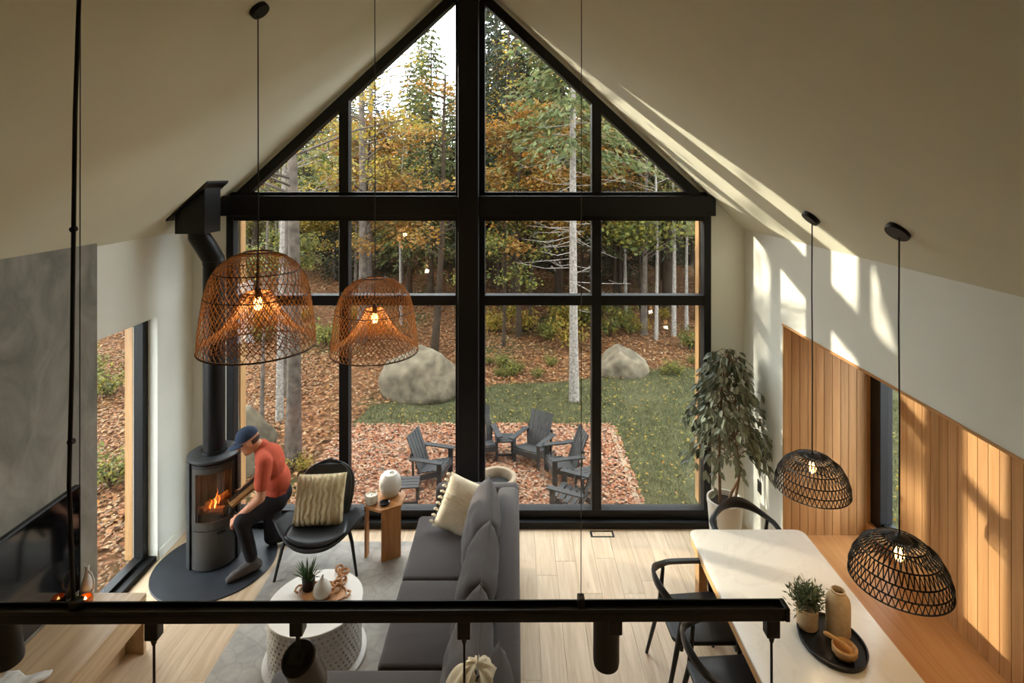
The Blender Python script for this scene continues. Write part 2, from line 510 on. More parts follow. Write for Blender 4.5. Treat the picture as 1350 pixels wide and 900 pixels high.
def ground_mat():
    m, nt, b = new_mat('forest_floor')
    L = nt.links.new
    g = nt.nodes.new('ShaderNodeNewGeometry')
    n1 = nt.nodes.new('ShaderNodeTexNoise'); n1.inputs['Scale'].default_value = 6; n1.inputs['Detail'].default_value = 8; n1.inputs['Roughness'].default_value = 0.75
    n2 = nt.nodes.new('ShaderNodeTexNoise'); n2.inputs['Scale'].default_value = 0.5; n2.inputs['Detail'].default_value = 4
    L(g.outputs['Position'], n1.inputs['Vector']); L(g.outputs['Position'], n2.inputs['Vector'])
    r = nt.nodes.new('ShaderNodeValToRGB')
    el = r.color_ramp.elements
    el.new(0.5)
    el[0].position = 0.3; el[0].color = rgb(dim((92, 62, 42))); el[1].position = 0.5; el[1].color = rgb(dim((140, 98, 64))); el[2].position = 0.72; el[2].color = rgb(dim((172, 130, 88)))
    L(n1.outputs['Fac'], r.inputs['Fac'])
    r2 = nt.nodes.new('ShaderNodeValToRGB')
    r2.color_ramp.elements[0].position = 0.52; r2.color_ramp.elements[1].position = 0.66
    mx = nt.nodes.new('ShaderNodeMixRGB'); mx.inputs['Color2'].default_value = rgb(dim((96, 100, 60)))
    L(n2.outputs['Fac'], r2.inputs['Fac']); L(r2.outputs['Color'], mx.inputs['Fac']); L(r.outputs['Color'], mx.inputs['Color1'])
    L(mx.outputs['Color'], b.inputs['Base Color'])
    b.inputs['Roughness'].default_value = 0.95; setspec(b, 0.1)
    bp = nt.nodes.new('ShaderNodeBump'); bp.inputs['Strength'].default_value = 0.7; bp.inputs['Distance'].default_value = 0.05
    L(n1.outputs['Fac'], bp.inputs['Height']); L(bp.outputs['Normal'], b.inputs['Normal'])
    return m
M['ground'] = ground_mat()
M['lawn'] = plain('lawn_soil_green', dim((108, 106, 70)), 0.95, var=0.25, scale=4, bump=0.5, bscale=50, spec=0.1)

def plaster_mat():
    m, nt, b = new_mat('grey_plaster')
    L = nt.links.new
    g = nt.nodes.new('ShaderNodeNewGeometry')
    mp = nt.nodes.new('ShaderNodeMapping'); mp.inputs['Scale'].default_value = (1, 1.6, 1.0); mp.inputs['Rotation'].default_value = (0.5, 0, 0)
    L(g.outputs['Position'], mp.inputs['Vector'])
    n = nt.nodes.new('ShaderNodeTexNoise'); n.inputs['Scale'].default_value = 2.2; n.inputs['Detail'].default_value = 9; n.inputs['Roughness'].default_value = 0.62; n.inputs['Distortion'].default_value = 0.8
    L(mp.outputs[0], n.inputs['Vector'])
    r = nt.nodes.new('ShaderNodeValToRGB')
    r.color_ramp.elements[0].position = 0.3; r.color_ramp.elements[1].position = 0.72
    r.color_ramp.elements[0].color = rgb((104, 101, 92)); r.color_ramp.elements[1].color = rgb((154, 150, 138))
    L(n.outputs['Fac'], r.inputs['Fac']); L(r.outputs['Color'], b.inputs['Base Color'])
    b.inputs['Roughness'].default_value = 0.6
    return m
M['plaster'] = plaster_mat()

def marble_mat():
    m, nt, b = new_mat('white_marble')
    L = nt.links.new
    g = nt.nodes.new('ShaderNodeNewGeometry')
    n = nt.nodes.new('ShaderNodeTexNoise'); n.inputs['Scale'].default_value = 1.6; n.inputs['Detail'].default_value = 8; n.inputs['Distortion'].default_value = 1.6
    L(g.outputs['Position'], n.inputs['Vector'])
    r = nt.nodes.new('ShaderNodeValToRGB')
    el = r.color_ramp.elements; el.new(0.5); el.new(0.53)
    el[0].position = 0.0; el[0].color = rgb((226, 220, 208)); el[1].position = 0.485; el[1].color = rgb((224, 218, 206))
    el[2].position = 0.5; el[2].color = rgb((219, 212, 200)); el[3].position = 0.52; el[3].color = rgb((226, 220, 208))
    L(n.outputs['Fac'], r.inputs['Fac']); L(r.outputs['Color'], b.inputs['Base Color'])
    b.inputs['Roughness'].default_value = 0.28
    return m
M['marble'] = marble_mat()

def rug_mat():
    m, nt, b = new_mat('faded_grey_rug')
    L = nt.links.new
    g = nt.nodes.new('ShaderNodeNewGeometry')
    n = nt.nodes.new('ShaderNodeTexNoise'); n.inputs['Scale'].default_value = 3.5; n.inputs['Detail'].default_value = 9; n.inputs['Roughness'].default_value = 0.7
    v = nt.nodes.new('ShaderNodeTexVoronoi'); v.inputs['Scale'].default_value = 7.0; v.feature = 'DISTANCE_TO_EDGE'
    L(g.outputs['Position'], n.inputs['Vector']); L(g.outputs['Position'], v.inputs['Vector'])
    r = nt.nodes.new('ShaderNodeValToRGB')
    r.color_ramp.elements[0].position = 0.32; r.color_ramp.elements[1].position = 0.7
    r.color_ramp.elements[0].color = rgb((150, 146, 140)); r.color_ramp.elements[1].color = rgb((190, 184, 174))
    L(n.outputs['Fac'], r.inputs['Fac'])
    r2 = nt.nodes.new('ShaderNodeValToRGB')
    r2.color_ramp.elements[0].position = 0.02; r2.color_ramp.elements[1].position = 0.09
    r2.color_ramp.elements[0].color = (0.82, 0.82, 0.84, 1); r2.color_ramp.elements[1].color = (1, 1, 1, 1)
    L(v.outputs['Distance'], r2.inputs['Fac'])
    mx = nt.nodes.new('ShaderNodeMixRGB'); mx.blend_type = 'MULTIPLY'; mx.inputs['Fac'].default_value = 0.6
    L(r.outputs['Color'], mx.inputs['Color1']); L(r2.outputs['Color'], mx.inputs['Color2'])
    L(mx.outputs['Color'], b.inputs['Base Color'])
    b.inputs['Roughness'].default_value = 0.98; setspec(b, 0.1)
    return m
M['rug'] = rug_mat()

def knit_mat():
    m, nt, b = new_mat('cable_knit_cream')
    L = nt.links.new
    tc = nt.nodes.new('ShaderNodeTexCoord')
    w = nt.nodes.new('ShaderNodeTexWave'); w.wave_type = 'BANDS'; w.bands_direction = 'X'
    w.inputs['Scale'].default_value = 6.5; w.inputs['Distortion'].default_value = 3.5; w.inputs['Detail'].default_value = 1; w.inputs['Detail Scale'].default_value = 2.0
    L(tc.outputs['Object'], w.inputs['Vector'])
    r = nt.nodes.new('ShaderNodeValToRGB')
    r.color_ramp.elements[0].color = rgb((178, 160, 124)); r.color_ramp.elements[1].color = rgb((200, 184, 148))
    L(w.outputs['Fac'], r.inputs['Fac']); L(r.outputs['Color'], b.inputs['Base Color'])
    bp = nt.nodes.new('ShaderNodeBump'); bp.inputs['Strength'].default_value = 0.9; bp.inputs['Distance'].default_value = 0.02
    L(w.outputs['Fac'], bp.inputs['Height']); L(bp.outputs['Normal'], b.inputs['Normal'])
    b.inputs['Roughness'].default_value = 0.95; setspec(b, 0.1)
    return m
M['knit'] = knit_mat()

# ================================================================= THE ROOM
XL, XR, YW = -3.42, 2.41, 6.0           # side walls, window wall
XC = -0.50                              # ridge
ZR, SL = 5.81, 0.928                    # ridge height, roof slope
ZTOP = 2.33                             # head of the side openings
YB = -4.0                               # wall behind the viewer
def roof(x): return ZR - SL * abs(x - XC)
ZE = roof(XR)                           # eaves

# ---- ceiling (two slopes, one plastered surface)
m = MB()
T = 0.30
outer = [(XL - 0.6, roof(XL - 0.6)), (XC, ZR), (XR + 0.9, roof(XR + 0.9))]
poly = outer + [(x, z + T * 1.36) for x, z in outer[::-1]]
m.prism(poly, YB - 0.3, YW + 0.25)
tag(m.build('ceiling', M['ceil']), 'sloped white plaster ceiling rising to a ridge above the window wall', kind='structure')

# ---- floor: slab + planks
m = MB(); m.box(XL - 0.17, XR + 0.3, YB - 0.3, YW + 0.1, -0.25, -0.02)
floor = tag(m.build('floor', M['oak']), 'pale oak plank floor', kind='structure')
unit = MB().box(-0.5, 0.5, -0.5, 0.5, -1, 0).mesh('plank', M['oak'])
PW = 0.19
x = XL
row = 0
while x < XR - 0.01:
    w = min(PW, XR - x)
    y = 2.1 - random.uniform(0, 1.4)
    while y < YW - 0.02:
        L_ = random.uniform(1.3, 2.2)
        y1 = min(y + L_, YW)
        if y1 > 2.1:
            o = add_obj('plank', unit, floor, (x + w / 2, (max(y, YB) + y1) / 2, 0))
            o.scale = (w - 0.0022, y1 - y - 0.0022, 0.018)
        y = y1
    x += PW
m = MB().box(XL, XR, YB, 0.69, -0.02, 0.0)
m.build('underlay', M['oak'], floor)

# ---- mezzanine slab the viewer stands on, and the wall behind
m = MB().box(XL, XR, YB, 1.0, 2.05, 2.32)  # unseen slab, brought forward to keep floor bounce off the near ceiling
tag(m.build('floor_mezzanine', M['oak']), 'mezzanine floor behind the railing', kind='structure')
m = MB().prism([(XL, 0), (XR, 0), (XR, ZE), (XC, ZR), (XL, roof(XL))], YB - 0.2, YB)  # unseen wall, its timber made up to darken the ceiling near the viewer
tag(m.build('wall_back', M['oak2']), 'unseen wall behind the mezzanine, in timber added to darken the room', kind='structure')

# ---- window wall: plaster round the big gable window
GX0, GX1 = -3.045, 2.055               # window outline
def rake(x, off): return roof(x) - off * math.sqrt(1 + SL * SL)
m = MB()
m.prism([(XL, 0), (GX0, 0), (GX0, roof(GX0) + 0.05), (XL, roof(XL) + 0.05)], YW, YW + 0.22)
m.prism([(GX1, 0), (XR, 0), (XR, ZE + 0.05), (GX1, roof(GX1) + 0.05)], YW, YW + 0.22)
m.prism([(GX0, rake(GX0, 0.035)), (XC, rake(XC, 0.035)), (XC, ZR), (GX0, roof(GX0))][::-1], YW, YW + 0.22)
m.prism([(XC, rake(XC, 0.035)), (GX1, rake(GX1, 0.035)), (GX1, roof(GX1)), (XC, ZR)][::-1], YW, YW + 0.22)
tag(m.build('wall_gable', M['white']), 'white plaster gable wall framing the tall window', kind='structure')

# ---- gable window
win = empty('window_1', (0, YW, 0), 0, 'tall black gabled window of twelve panes facing the forest', kind='structure')
FY0, FY1 = -0.02, 0.10
def wbar(name, x0, x1, z0, z1, y0=FY0, y1=FY1, mat='black'):
    return MB().box(x0, x1, y0, y1, z0, z1).build(name, M[mat], win, bevel=0.004, seg=1)
# zones
ZT0, ZT1 = 2.308, 2.412    # transom
ZB0, ZB1 = 3.196, 3.50     # beam zone
XM = [(-1.86, -1.76), (0.80, 0.90)]
XP = (-0.635, -0.325)
wbar('sill_rail', GX0, GX1, 0.02, 0.155, -0.02, 0.10)
wbar('sill_step', GX0, GX1, 0.0, 0.07, -0.09, -0.02)
wbar('jamb', GX0, GX0 + 0.075, 0.155, 3.43)
wbar('jamb', GX1 - 0.075, GX1, 0.155, 3.43)
for a, b in XM:
    wbar('mullion', a, b, 0.155, ZB0)
    MB().prism([(a, ZB1), (b, ZB1), (b, rake(b, 0.125)), (a, rake(a, 0.125))], FY0, FY1).build('mullion', M['black'], win)
wbar('post_frame', XP[0], XP[1], 0.155, rake(XP[0], 0.125))
for x0, x1 in ((GX0 + 0.075, XM[0][0]), (XM[0][1], XP[0]), (XP[1], XM[1][0]), (XM[1][1], GX1 - 0.075)):
    wbar('transom', x0, x1, ZT0, ZT1)
wbar('beam_frame', GX0, GX1, ZB0, ZB1 - 0.001, -0.01, 0.10)
# rake members along both slopes
for sgn, x0 in ((-1, GX0), (1, GX1)):
    m = MB()
    a = (x0, rake(x0, 0.035)); b = (XC, rake(XC, 0.035))
    a2 = (x0, rake(x0, 0.13)); b2 = (XC, rake(XC, 0.13))
    m.prism([a, b, b2, a2], FY0, FY1)
    m.build('rake_frame', M['black'], win, smooth=True)
# heavy post and beam standing proud of the frame
MB().box(-0.595, -0.385, -0.16, -0.02, 0.0, roof(-0.6) - 0.02).build('post', M['black'], win, bevel=0.005, seg=1)
MB().box(GX0 - 0.02, -0.595, -0.13, -0.02, 3.255, 3.462).build('beam', M['black'], win, bevel=0.005, seg=1)
MB().box(-0.385, GX1 + 0.012, -0.13, -0.02, 3.255, 3.462).build('beam', M['black'], win, bevel=0.005, seg=1)
# outside timber reveals
wbar('reveal_board', GX0 + 0.075, GX0 + 0.095, 0.155, ZB0, 0.10, 0.22, 'trimwood')
wbar('reveal_board', GX1 - 0.095, GX1 - 0.075, 0.155, ZB0, 0.10, 0.22, 'trimwood')
# panes
cols = [(GX0 + 0.075, XM[0][0]), (XM[0][1], XP[0]), (XP[1], XM[1][0]), (XM[1][1], GX1 - 0.075)]
for x0, x1 in cols:
    for z0, z1 in ((0.155, ZT0), (ZT1, ZB0)):
        MB().box(x0, x1, 0.022, 0.030, z0, z1).build('pane', M['glass'], win)
for i, (x0, x1) in enumerate(cols):
    za, zb = rake(x0, 0.13), rake(x1, 0.13)
    if i == 0:
        xs = XC - (ZR - 0.13 * math.sqrt(1 + SL * SL) - ZB1) / SL
        p = [(xs, ZB1), (x1, ZB1), (x1, zb)]
    elif i == 3:
        xs = XC + (ZR - 0.13 * math.sqrt(1 + SL * SL) - ZB1) / SL
        p = [(x0, ZB1), (xs, ZB1), (x0, za)]
    else:
        p = [(x0, ZB1), (x1, ZB1), (x1, zb), (x0, za)]
    MB().prism(p, 0.022, 0.030).build('pane', M['glass'], win)

# ---- left wall with its tall window
LY0, LY1 = 4.10, 5.43
m = MB()
m.box(XL - 0.25, XL, YB, LY0, 0, roof(XL) + 0.05)
m.box(XL - 0.25, XL, LY1, YW + 0.22, 0, roof(XL) + 0.05)
m.box(XL - 0.25, XL, LY0, LY1, ZTOP, roof(XL) + 0.05)
wl = tag(m.build('wall_left', M['white']), 'white plaster side wall by the stove', kind='structure')
MB().box(XL, XL + 0.012, LY1 + 0.02, YW, 0, 0.09).build('baseboard_left', M['white'])
tag(bpy.data.objects['baseboard_left'], 'low white baseboard behind the stove', kind='structure')
win2 = empty('window_2', (XL - 0.14, 0, 0), 0, 'tall black framed side window beside the grey plaster panel', kind='structure')
def w2(name, y0, y1, z0, z1, x0=-0.04, x1=0.05, mat='black'):
    return MB().box(x0, x1, y0, y1, z0, z1).build(name, M[mat], win2, bevel=0.003, seg=1)
w2('jamb', LY1 - 0.075, LY1, 0.0, ZTOP)
w2('jamb', LY0, LY0 + 0.075, 0.0, ZTOP)
w2('head', LY0 + 0.075, LY1 - 0.075, ZTOP - 0.03, ZTOP)
w2('sill_rail', LY0 + 0.075, LY1 - 0.075, -0.3, 0.085)
w2('sill_step', LY0, LY1, 0.0, 0.05, 0.05, 0.13)
w2('reveal_board', LY1 - 0.085, LY1 - 0.075, 0.06, ZTOP, -0.115, -0.04, 'trimwood')
w2('pane', LY0 + 0.075, LY1 - 0.075, 0.085, ZTOP - 0.03, -0.005, 0.003, 'glass')

# grey troweled plaster panel in front of the left wall
m = MB().box(XL, XL + 0.035, YB, 4.60, 0, roof(XL + 0.035))
tag(m.build('trim_1', M['plaster']), 'tall grey troweled plaster panel on the left wall', kind='structure')

# ---- right wall with the wood-lined dining niche
NY1 = 5.12; NX = 3.26
m = MB()
m.box(XR, XR + 0.9, NY1 + 0.02, YW + 0.22, 0, ZE + 0.4)
m.box(XR, XR + 0.9, YB, NY1 + 0.02, ZTOP + 0.012, ZE + 0.4)
m.box(XR, XR + 0.9, YB, 1.2, 0, ZTOP + 0.012)
m.box(NX + 0.05, XR + 0.9, 1.2, 4.35, 0, ZTOP + 0.012)
m.box(NX + 0.05, XR + 0.9, 4.35, NY1 + 0.02, 0, 0.52)
wr = tag(m.build('wall_right', M['white']), 'white plaster side wall above the timber dining niche', kind='structure')
m = MB().box(XR - 0.006, XR, 1.2, NY1 + 0.02, ZTOP - 0.006, ZTOP + 0.012)
m.build('edge_strip', M['bench'], wr)
# end wall boards (facing the viewer)
BW = 0.0735
x = XR
bm_e = MB().box(0, BW - 0.003, 0, 0.018, 0, ZTOP).mesh('board', M['cedar'], bevel=0.0015, seg=1)
while x < NX + 0.02:
    add_obj('board', bm_e, wr, (x, NY1, 0.0)); x += BW
# long wall boards, in front of the side window
BW2 = 0.088
WX = 3.14
bm_s = MB().box(0, 0.018, -BW2 + 0.003, 0, 0, ZTOP).mesh('board', M['cedar'], bevel=0.0015, seg=1)
y = 4.66
while y > 1.9:
    add_obj('board', bm_s, wr, (WX, y, 0.0)); y -= BW2
# side window in the niche
win3 = empty('window_3', (NX - 0.02, 0, 0), 0, 'narrow black framed window at the end of the timber niche', kind='structure')
def w3(name, y0, y1, z0, z1, x0=-0.03, x1=0.06, mat='black'):
    return MB().box(x0, x1, y0, y1, z0, z1).build(name, M[mat], win3, bevel=0.003, seg=1)
w3('jamb', NY1 - 0.14, NY1, 0.56, ZTOP, -0.05, 0.06)
w3('jamb', 4.35, 4.42, 0.56, ZTOP)
w3('sill_rail', 4.42, NY1 - 0.14, 0.56, 0.63)
w3('head', 4.42, NY1 - 0.14, ZTOP - 0.05, ZTOP)
w3('pane', 4.42, NY1 - 0.14, 0.63, ZTOP - 0.05, 0.015, 0.023, 'glass')
MB().box(-0.09, 0.06, 4.3, NY1, 0.44, 0.56).build('sill_ledge', M['bench'], win3, bevel=0.004, seg=1)

# floor vent, wall outlet
v = empty('floor_vent', (0.885, 5.83, 0.0), 0, 'black framed floor vent set in the oak planks', 'vent')
m = MB()
for a in ((-0.12, 0.12, -0.05, -0.035), (-0.12, 0.12, 0.035, 0.05), (-0.12, -0.10, -0.035, 0.035), (0.10, 0.12, -0.035, 0.035)):
    m.box(a[0], a[1], a[2], a[3], 0.0, 0.004)
m.build('frame', M['blackmetal'], v)
MB().box(-0.10, 0.10, -0.035, 0.035, 0.0, 0.002).build('insert', M['oak'], v)
ot = empty('wall_outlet', (XR, 5.62, 0.60), 0, 'small dark switch plate on the white wall behind the ficus', 'outlet')
MB().box(-0.008, 0.0, -0.04, 0.04, -0.06, 0.06).build('plate', M['blackmetal'], ot, bevel=0.002, seg=1)
MB().box(-0.011, -0.008, -0.016, 0.016, -0.03, 0.03).build('rocker', M['black'], ot)

# ================================================================= STOVE CORNER
SX, SY = -2.90, 5.47
# round hearth plate
m = MB().lathe([(0.54, 0.0), (0.54, 0.008), (0.535, 0.012)], n=64, c=(-2.845, 5.40, 0))
tag(m.build('hearth_plate', M['slate'], smooth=True, angle=30), 'dark round hearth plate under the wood stove', 'hearth')
HZ = 0.012
FACE = math.atan2(-0.88, 0.44)           # where the stove door looks
st = empty('wood_stove', (SX, SY, HZ), 0, 'grey round wood stove with glass door and lit fire', 'stove')
R = 0.215
m = MB().lathe([(R - 0.01, 0.0), (R, 0.01), (R, 0.40), (0.0, 0.40)], n=48)
m.build('base_drum', M['steel'], st, smooth=True)
DA = math.radians(50)
m = MB()
m.arc((0, 0), R - 0.025, R, FACE + DA, FACE + 2 * PI - DA, 0.40, 0.955, 40)
m.build('body_shell', M['steel'], st, smooth=True)
m = MB().arc((0, 0), R - 0.045, R - 0.027, FACE + DA, FACE + 2 * PI - DA, 0.41, 0.92, 32)
m.build('firebrick_lining', M['brickin'], st, smooth=True)
m = MB().lathe([(R, 0.955), (R, 0.972), (R - 0.03, 0.975), (R - 0.03, 0.99)], n=48)
m.build('top_drum', M['steel'], st, smooth=True)
m = MB().lathe([(R + 0.01, 0.99), (R + 0.015, 0.995), (R + 0.015, 1.012), (R + 0.008, 1.018), (0.12, 1.02)], n=56)
m.build('top_plate', M['steel'], st, smooth=True)
# side panels: paler outer skins on both sides of the door
for s_ in (-1, 1):
    m = MB().arc((0, 0), R + 0.001, R + 0.018, FACE + s_ * math.radians(60), FACE + s_ * math.radians(150), 0.0, 0.99, 20)
    m.build('side_panel', M['steel'], st, smooth=True)
# door with curved glass
door = MB()
door.arc((0, 0), R + 0.002, R + 0.016, FACE - DA, FACE + DA, 0.385, 0.46, 24)
door.arc((0, 0), R + 0.002, R + 0.016, FACE - DA, FACE + DA, 0.905, 0.955, 24)
door.arc((0, 0), R + 0.002, R + 0.016, FACE - DA, FACE - DA + 0.17, 0.46, 0.905, 5)
door.arc((0, 0), R + 0.002, R + 0.016, FACE + DA - 0.17, FACE + DA, 0.46, 0.905, 5)
dr = door.build('door', M['stovedoor'], st, smooth=True)
m = MB().arc((0, 0), R + 0.004, R + 0.008, FACE - DA + 0.16, FACE + DA - 0.16, 0.455, 0.91, 24)
m.build('door_glass', M['stoveglass'], dr, smooth=True)
def polar(r, a, z): return Vector((r * math.cos(a), r * math.sin(a), z))
m = MB().tube([polar(R + 0.015, FACE + DA - 0.06, 0.28), polar(R + 0.05, FACE + DA - 0.06, 0.30), polar(R + 0.05, FACE + DA - 0.06, 0.46), polar(R + 0.015, FACE + DA - 0.06, 0.48)], 0.008, 8)
m.build('door_handle', M['blackmetal'], dr, smooth=True)
# lower drawer panel and air lever
m = MB().arc((0, 0), R + 0.001, R + 0.012, FACE - DA, FACE + DA, 0.02, 0.375, 24)
m.build('lower_panel', M['stovedoor'], st, smooth=True)
m = MB().arc((0, 0), R + 0.012, R + 0.03, FACE + 0.12, FACE + 0.42, 0.335, 0.352, 6)
m.build('air_lever', M['blackmetal'], st)
m = MB().lathe([(0.15, 0.40), (0.16, 0.43), (0.06, 0.435)], n=24)
m.build('ash_bed', M['ash'], st)
# logs in the fire
for k, (a, b, r) in enumerate((((-0.13, -0.05, 0.47), (0.14, -0.07, 0.49), 0.04), ((-0.10, 0.04, 0.47), (0.12, 0.07, 0.47), 0.04), ((-0.05, -0.09, 0.50), (0.13, 0.03, 0.60), 0.035))):
    m = MB().tube([a, (Vector(a) + Vector(b)) / 2 + Vector((0, 0, 0.004)), b], r, 7)
    m.build('firewood', M['logwood'], st)
# flames
rs = random.Random(5)
fd = Vector((math.cos(FACE), math.sin(FACE), 0)); fr = Vector((-fd.y, fd.x, 0))
def flame(cx, z0, h, w, mat, off):
    pts, rad = [], []
    n = 9
    ph = rs.uniform(0, 6.28)
    for i in range(n):
        t = i / (n - 1)
        c = fd * off + fr * (cx + 0.022 * math.sin(ph + 5 * t) * t) + Vector((0, 0, z0 + h * t))
        pts.append(c); rad.append(max(0.0008, w * (math.sin(PI * min(1, t * 0.9 + 0.18)) ** 1.2) * (1 - t * 0.55)))
    return MB().tube(pts, rad, 8, sy=0.55)
for cx, z0, h, w, mt, off in ((0.015, 0.53, 0.17, 0.013, 'flame', 0.10), (-0.03, 0.53, 0.09, 0.014, 'flame', 0.11), (0.008, 0.53, 0.09, 0.008, 'flamecore', 0.12), (0.04, 0.55, 0.10, 0.009, 'flame', 0.09)):
    flame(cx, z0, h, w, mt, off).build('flame', M[mt], st, smooth=True)
ld = bpy.data.lights.new('fire_light', 'POINT'); ld.energy = 2.2; ld.color = (1.0, 0.5, 0.2); ld.shadow_soft_size = 0.05
lo = bpy.data.objects.new('fire_light', ld); lo.location = (fd.x * 0.06, fd.y * 0.06, 0.70); lo.parent = st; COL.objects.link(lo)

# flue pipe, elbow, ceiling box
fl = empty('flue_pipe', (SX, SY, HZ + 1.02), 0, 'black stove flue rising from the stove into the ceiling box', 'flue')
PR = 0.098
MB().tube([(0, 0, 0), (0, 0, 0.03)], PR + 0.018, 28).build('collar', M['blackmetal'], fl, smooth=True)
BXC = -3.045 - SX
MB().tube([(0, 0, 0.0), (0, 0, 1.80), (0, 0, 1.83), (BXC * 0.5, 0, 1.95), (BXC, 0, 2.06), (BXC, 0, 2.14), (BXC, 0, 2.2)], PR, 28).build('pipe', M['blackmetal'], fl, smooth=True)
MB().tube([(0, 0, 1.79), (0, 0, 1.825)], PR + 0.006, 28).build('pipe_joint', M['blackmetal'], fl, smooth=True)
# ceiling support box cut to the roof slope
bx0, bx1, by0, by1 = -3.185, -2.905, 5.31, 5.60
cb = empty('ceiling_box', ((bx0 + bx1) / 2, (by0 + by1) / 2, 3.13), 0, 'black square flue box hanging from the sloped ceiling', 'flue box')
ox, oy, oz = cb.location
m = MB().prism([(bx0 - ox, 0), (bx1 - ox, 0), (bx1 - ox, roof(bx1) - oz - 0.002), (bx0 - ox, roof(bx0) - oz - 0.002)], by0 - oy, by1 - oy)
m.build('box_body', M['blackmetal'], cb, bevel=0.004, seg=1)
e = 0.05
xa, xb = bx0 - e, bx1 + e
m = MB().prism([(xa - ox, roof(xa) - oz - 0.02), (xb - ox, roof(xb) - oz - 0.02), (xb - ox, roof(xb) - oz), (xa - ox, roof(xa) - oz)], by0 - oy - e, by1 - oy + e)
m.build('ceiling_flange', M['blackmetal'], cb)

# ================================================================= LEFT WALL: TV, CONSOLE
TX = XL + 0.035
tv = empty('television', (TX, 3.66, 0.51), 0, 'large black television hung on the grey plaster panel', 'television')
MB().box(0.0, 0.045, -0.71, 0.71, 0.0, 0.80).build('case', M['tvcase'], tv, bevel=0.004, seg=1)
MB().box(0.045, 0.049, -0.70, 0.70, 0.012, 0.79).build('screen', M['screen'], tv)
con = empty('media_console', (XL + 0.035, 0, 0), 0, 'long low pale oak media console below the television', 'console')
CXW = 0.525
MB().box(0, CXW, 1.9, 4.41, 0.415, 0.45).build('top', M['oak2'], con, bevel=0.003, seg=1)
MB().box(0, CXW - 0.002, 4.375, 4.408, 0.0, 0.415).build('end_panel', M['oak2'], con, bevel=0.002, seg=1)
MB().box(0, CXW - 0.002, 1.9, 1.935, 0.0, 0.415).build('end_panel', M['oak2'], con, bevel=0.002, seg=1)
MB().box(0.01, CXW - 0.01, 1.94, 4.37, 0.24, 0.265).build('bottom_board', M['oak2'], con)
MB().box(0.0, 0.012, 1.94, 4.37, 0.10, 0.41).build('back_board', M['oak2'], con)
for k in range(3):
    y0 = 1.94 + k * 0.812
    d = MB().box(CXW - 0.022, CXW - 0.002, y0 + 0.002, y0 + 0.808, 0.268, 0.412).build('drawer', M['oak2'], con, bevel=0.002, seg=1)
MB().box(0.05, CXW - 0.14, 1.94, 4.37, 0.0, 0.10).build('plinth', M['oak2'], con)
# tall pitcher vase
m = MB().lathe([(0.045, 0), (0.058, 0.02), (0.06, 0.08), (0.045, 0.15), (0.025, 0.21), (0.018, 0.27), (0.022, 0.30), (0.016, 0.305), (0.012, 0.27)], n=24)
vz = empty('pitcher_vase', (-3.285, 4.36, 0.45), -0.3, 'slim white ceramic pitcher at the far end of the console', 'vase')
m.build('body', M['ceramic'], vz, smooth=True); vz.scale = (0.75, 0.75, 0.8)
MB().tube([(0.02, 0, 0.255), (0.06, 0, 0.24), (0.095, 0, 0.18), (0.09, 0, 0.11), (0.055, 0, 0.07)], 0.009, 8).build('handle', M['ceramic'], vz, smooth=True)
# amber tealight glass
al = empty('amber_tealight', (-3.235, 4.275, 0.45), 0, 'small amber glass tealight glowing on the console', 'candle holder')
MB().lathe([(0.03, 0), (0.046, 0.02), (0.05, 0.045), (0.042, 0.07), (0.036, 0.068), (0.042, 0.045), (0.038, 0.024), (0.0, 0.02)], n=20).build('cup', M['amber'], al, smooth=True)
MB().lathe([(0.004, 0.03), (0.011, 0.042), (0.006, 0.06), (0.001, 0.07)], n=8).build('flame', M['flamecore'], al, smooth=True)
# crumpled white cloth at the near end
rs = random.Random(3)
n = 14
vsx = []
for i in range(n + 1):
    for j in range(n + 1):
        u, w_ = i / n, j / n
        z = 0.012 + 0.03 * abs(math.sin(7 * u + 3 * w_)) * (0.5 + 0.5 * math.sin(5 * w_ - 2 * u)) + rs.uniform(0, 0.012)
        vsx.append((-0.15 + 0.3 * u + 0.02 * math.sin(9 * w_), -0.13 + 0.26 * w_ + 0.02 * math.sin(8 * u), z))
fsx = [(i * (n + 1) + j, (i + 1) * (n + 1) + j, (i + 1) * (n + 1) + j + 1, i * (n + 1) + j + 1) for i in range(n) for j in range(n)]
o = MB().add(vsx, fsx).build('folded_cloth', M['cloth'], None, (-3.16, 3.54, 0.45), smooth=True, angle=80)
md = o.modifiers.new('thick', 'SOLIDIFY'); md.thickness = 0.008; md.offset = -1
tag(o, 'crumpled white cloth lying on the near end of the console', 'cloth')

# ================================================================= RUG, SOFA
m = MB().slab(rpoly(-2.26, -0.02, 2.3, 5.70, 0.01, 2), 0.0, 0.011)
tag(m.build('area_rug', M['rug']), 'faded grey patterned rug under the sofa and coffee table', 'rug')
RZ = 0.011
S0, S1 = -0.92, 0.03          # sofa seat front, back face
sofa = empty('sectional_sofa', (0, 0, RZ), 0, 'charcoal fabric corner sofa with its back to the dining side', 'sofa')
def part(name, sx, sy, sz, r, x, y, z, puff=0, parent=sofa, mat='sofa', seg=3):
    return add_obj(name, rbox_mesh(name, sx, sy, sz, r, M[mat], seg, puff), parent, (x, y, z))
part('base_frame', S1 - S0 - 0.04, 2.92, 0.17, 0.02, (S0 + S1) / 2, 4.14, 0.09)
part('base_frame', 0.75, 0.92, 0.17, 0.02, -1.26, 3.26, 0.09)
yy = [5.43, 4.575, 3.755, 2.80]
for a, b in zip(yy[:2], yy[1:3]):
    c = part('seat_cushion', 0.745, a - b - 0.008, 0.185, 0.035, S0 + 0.3725, (a + b) / 2, 0.245, 0.018)
part('seat_cushion', 1.40, 0.945, 0.185, 0.035, -0.88, 3.275, 0.245, 0.018)
part('backrest', 0.20, 2.75, 0.62, 0.05, -0.07, 4.055, 0.09, 0.0)
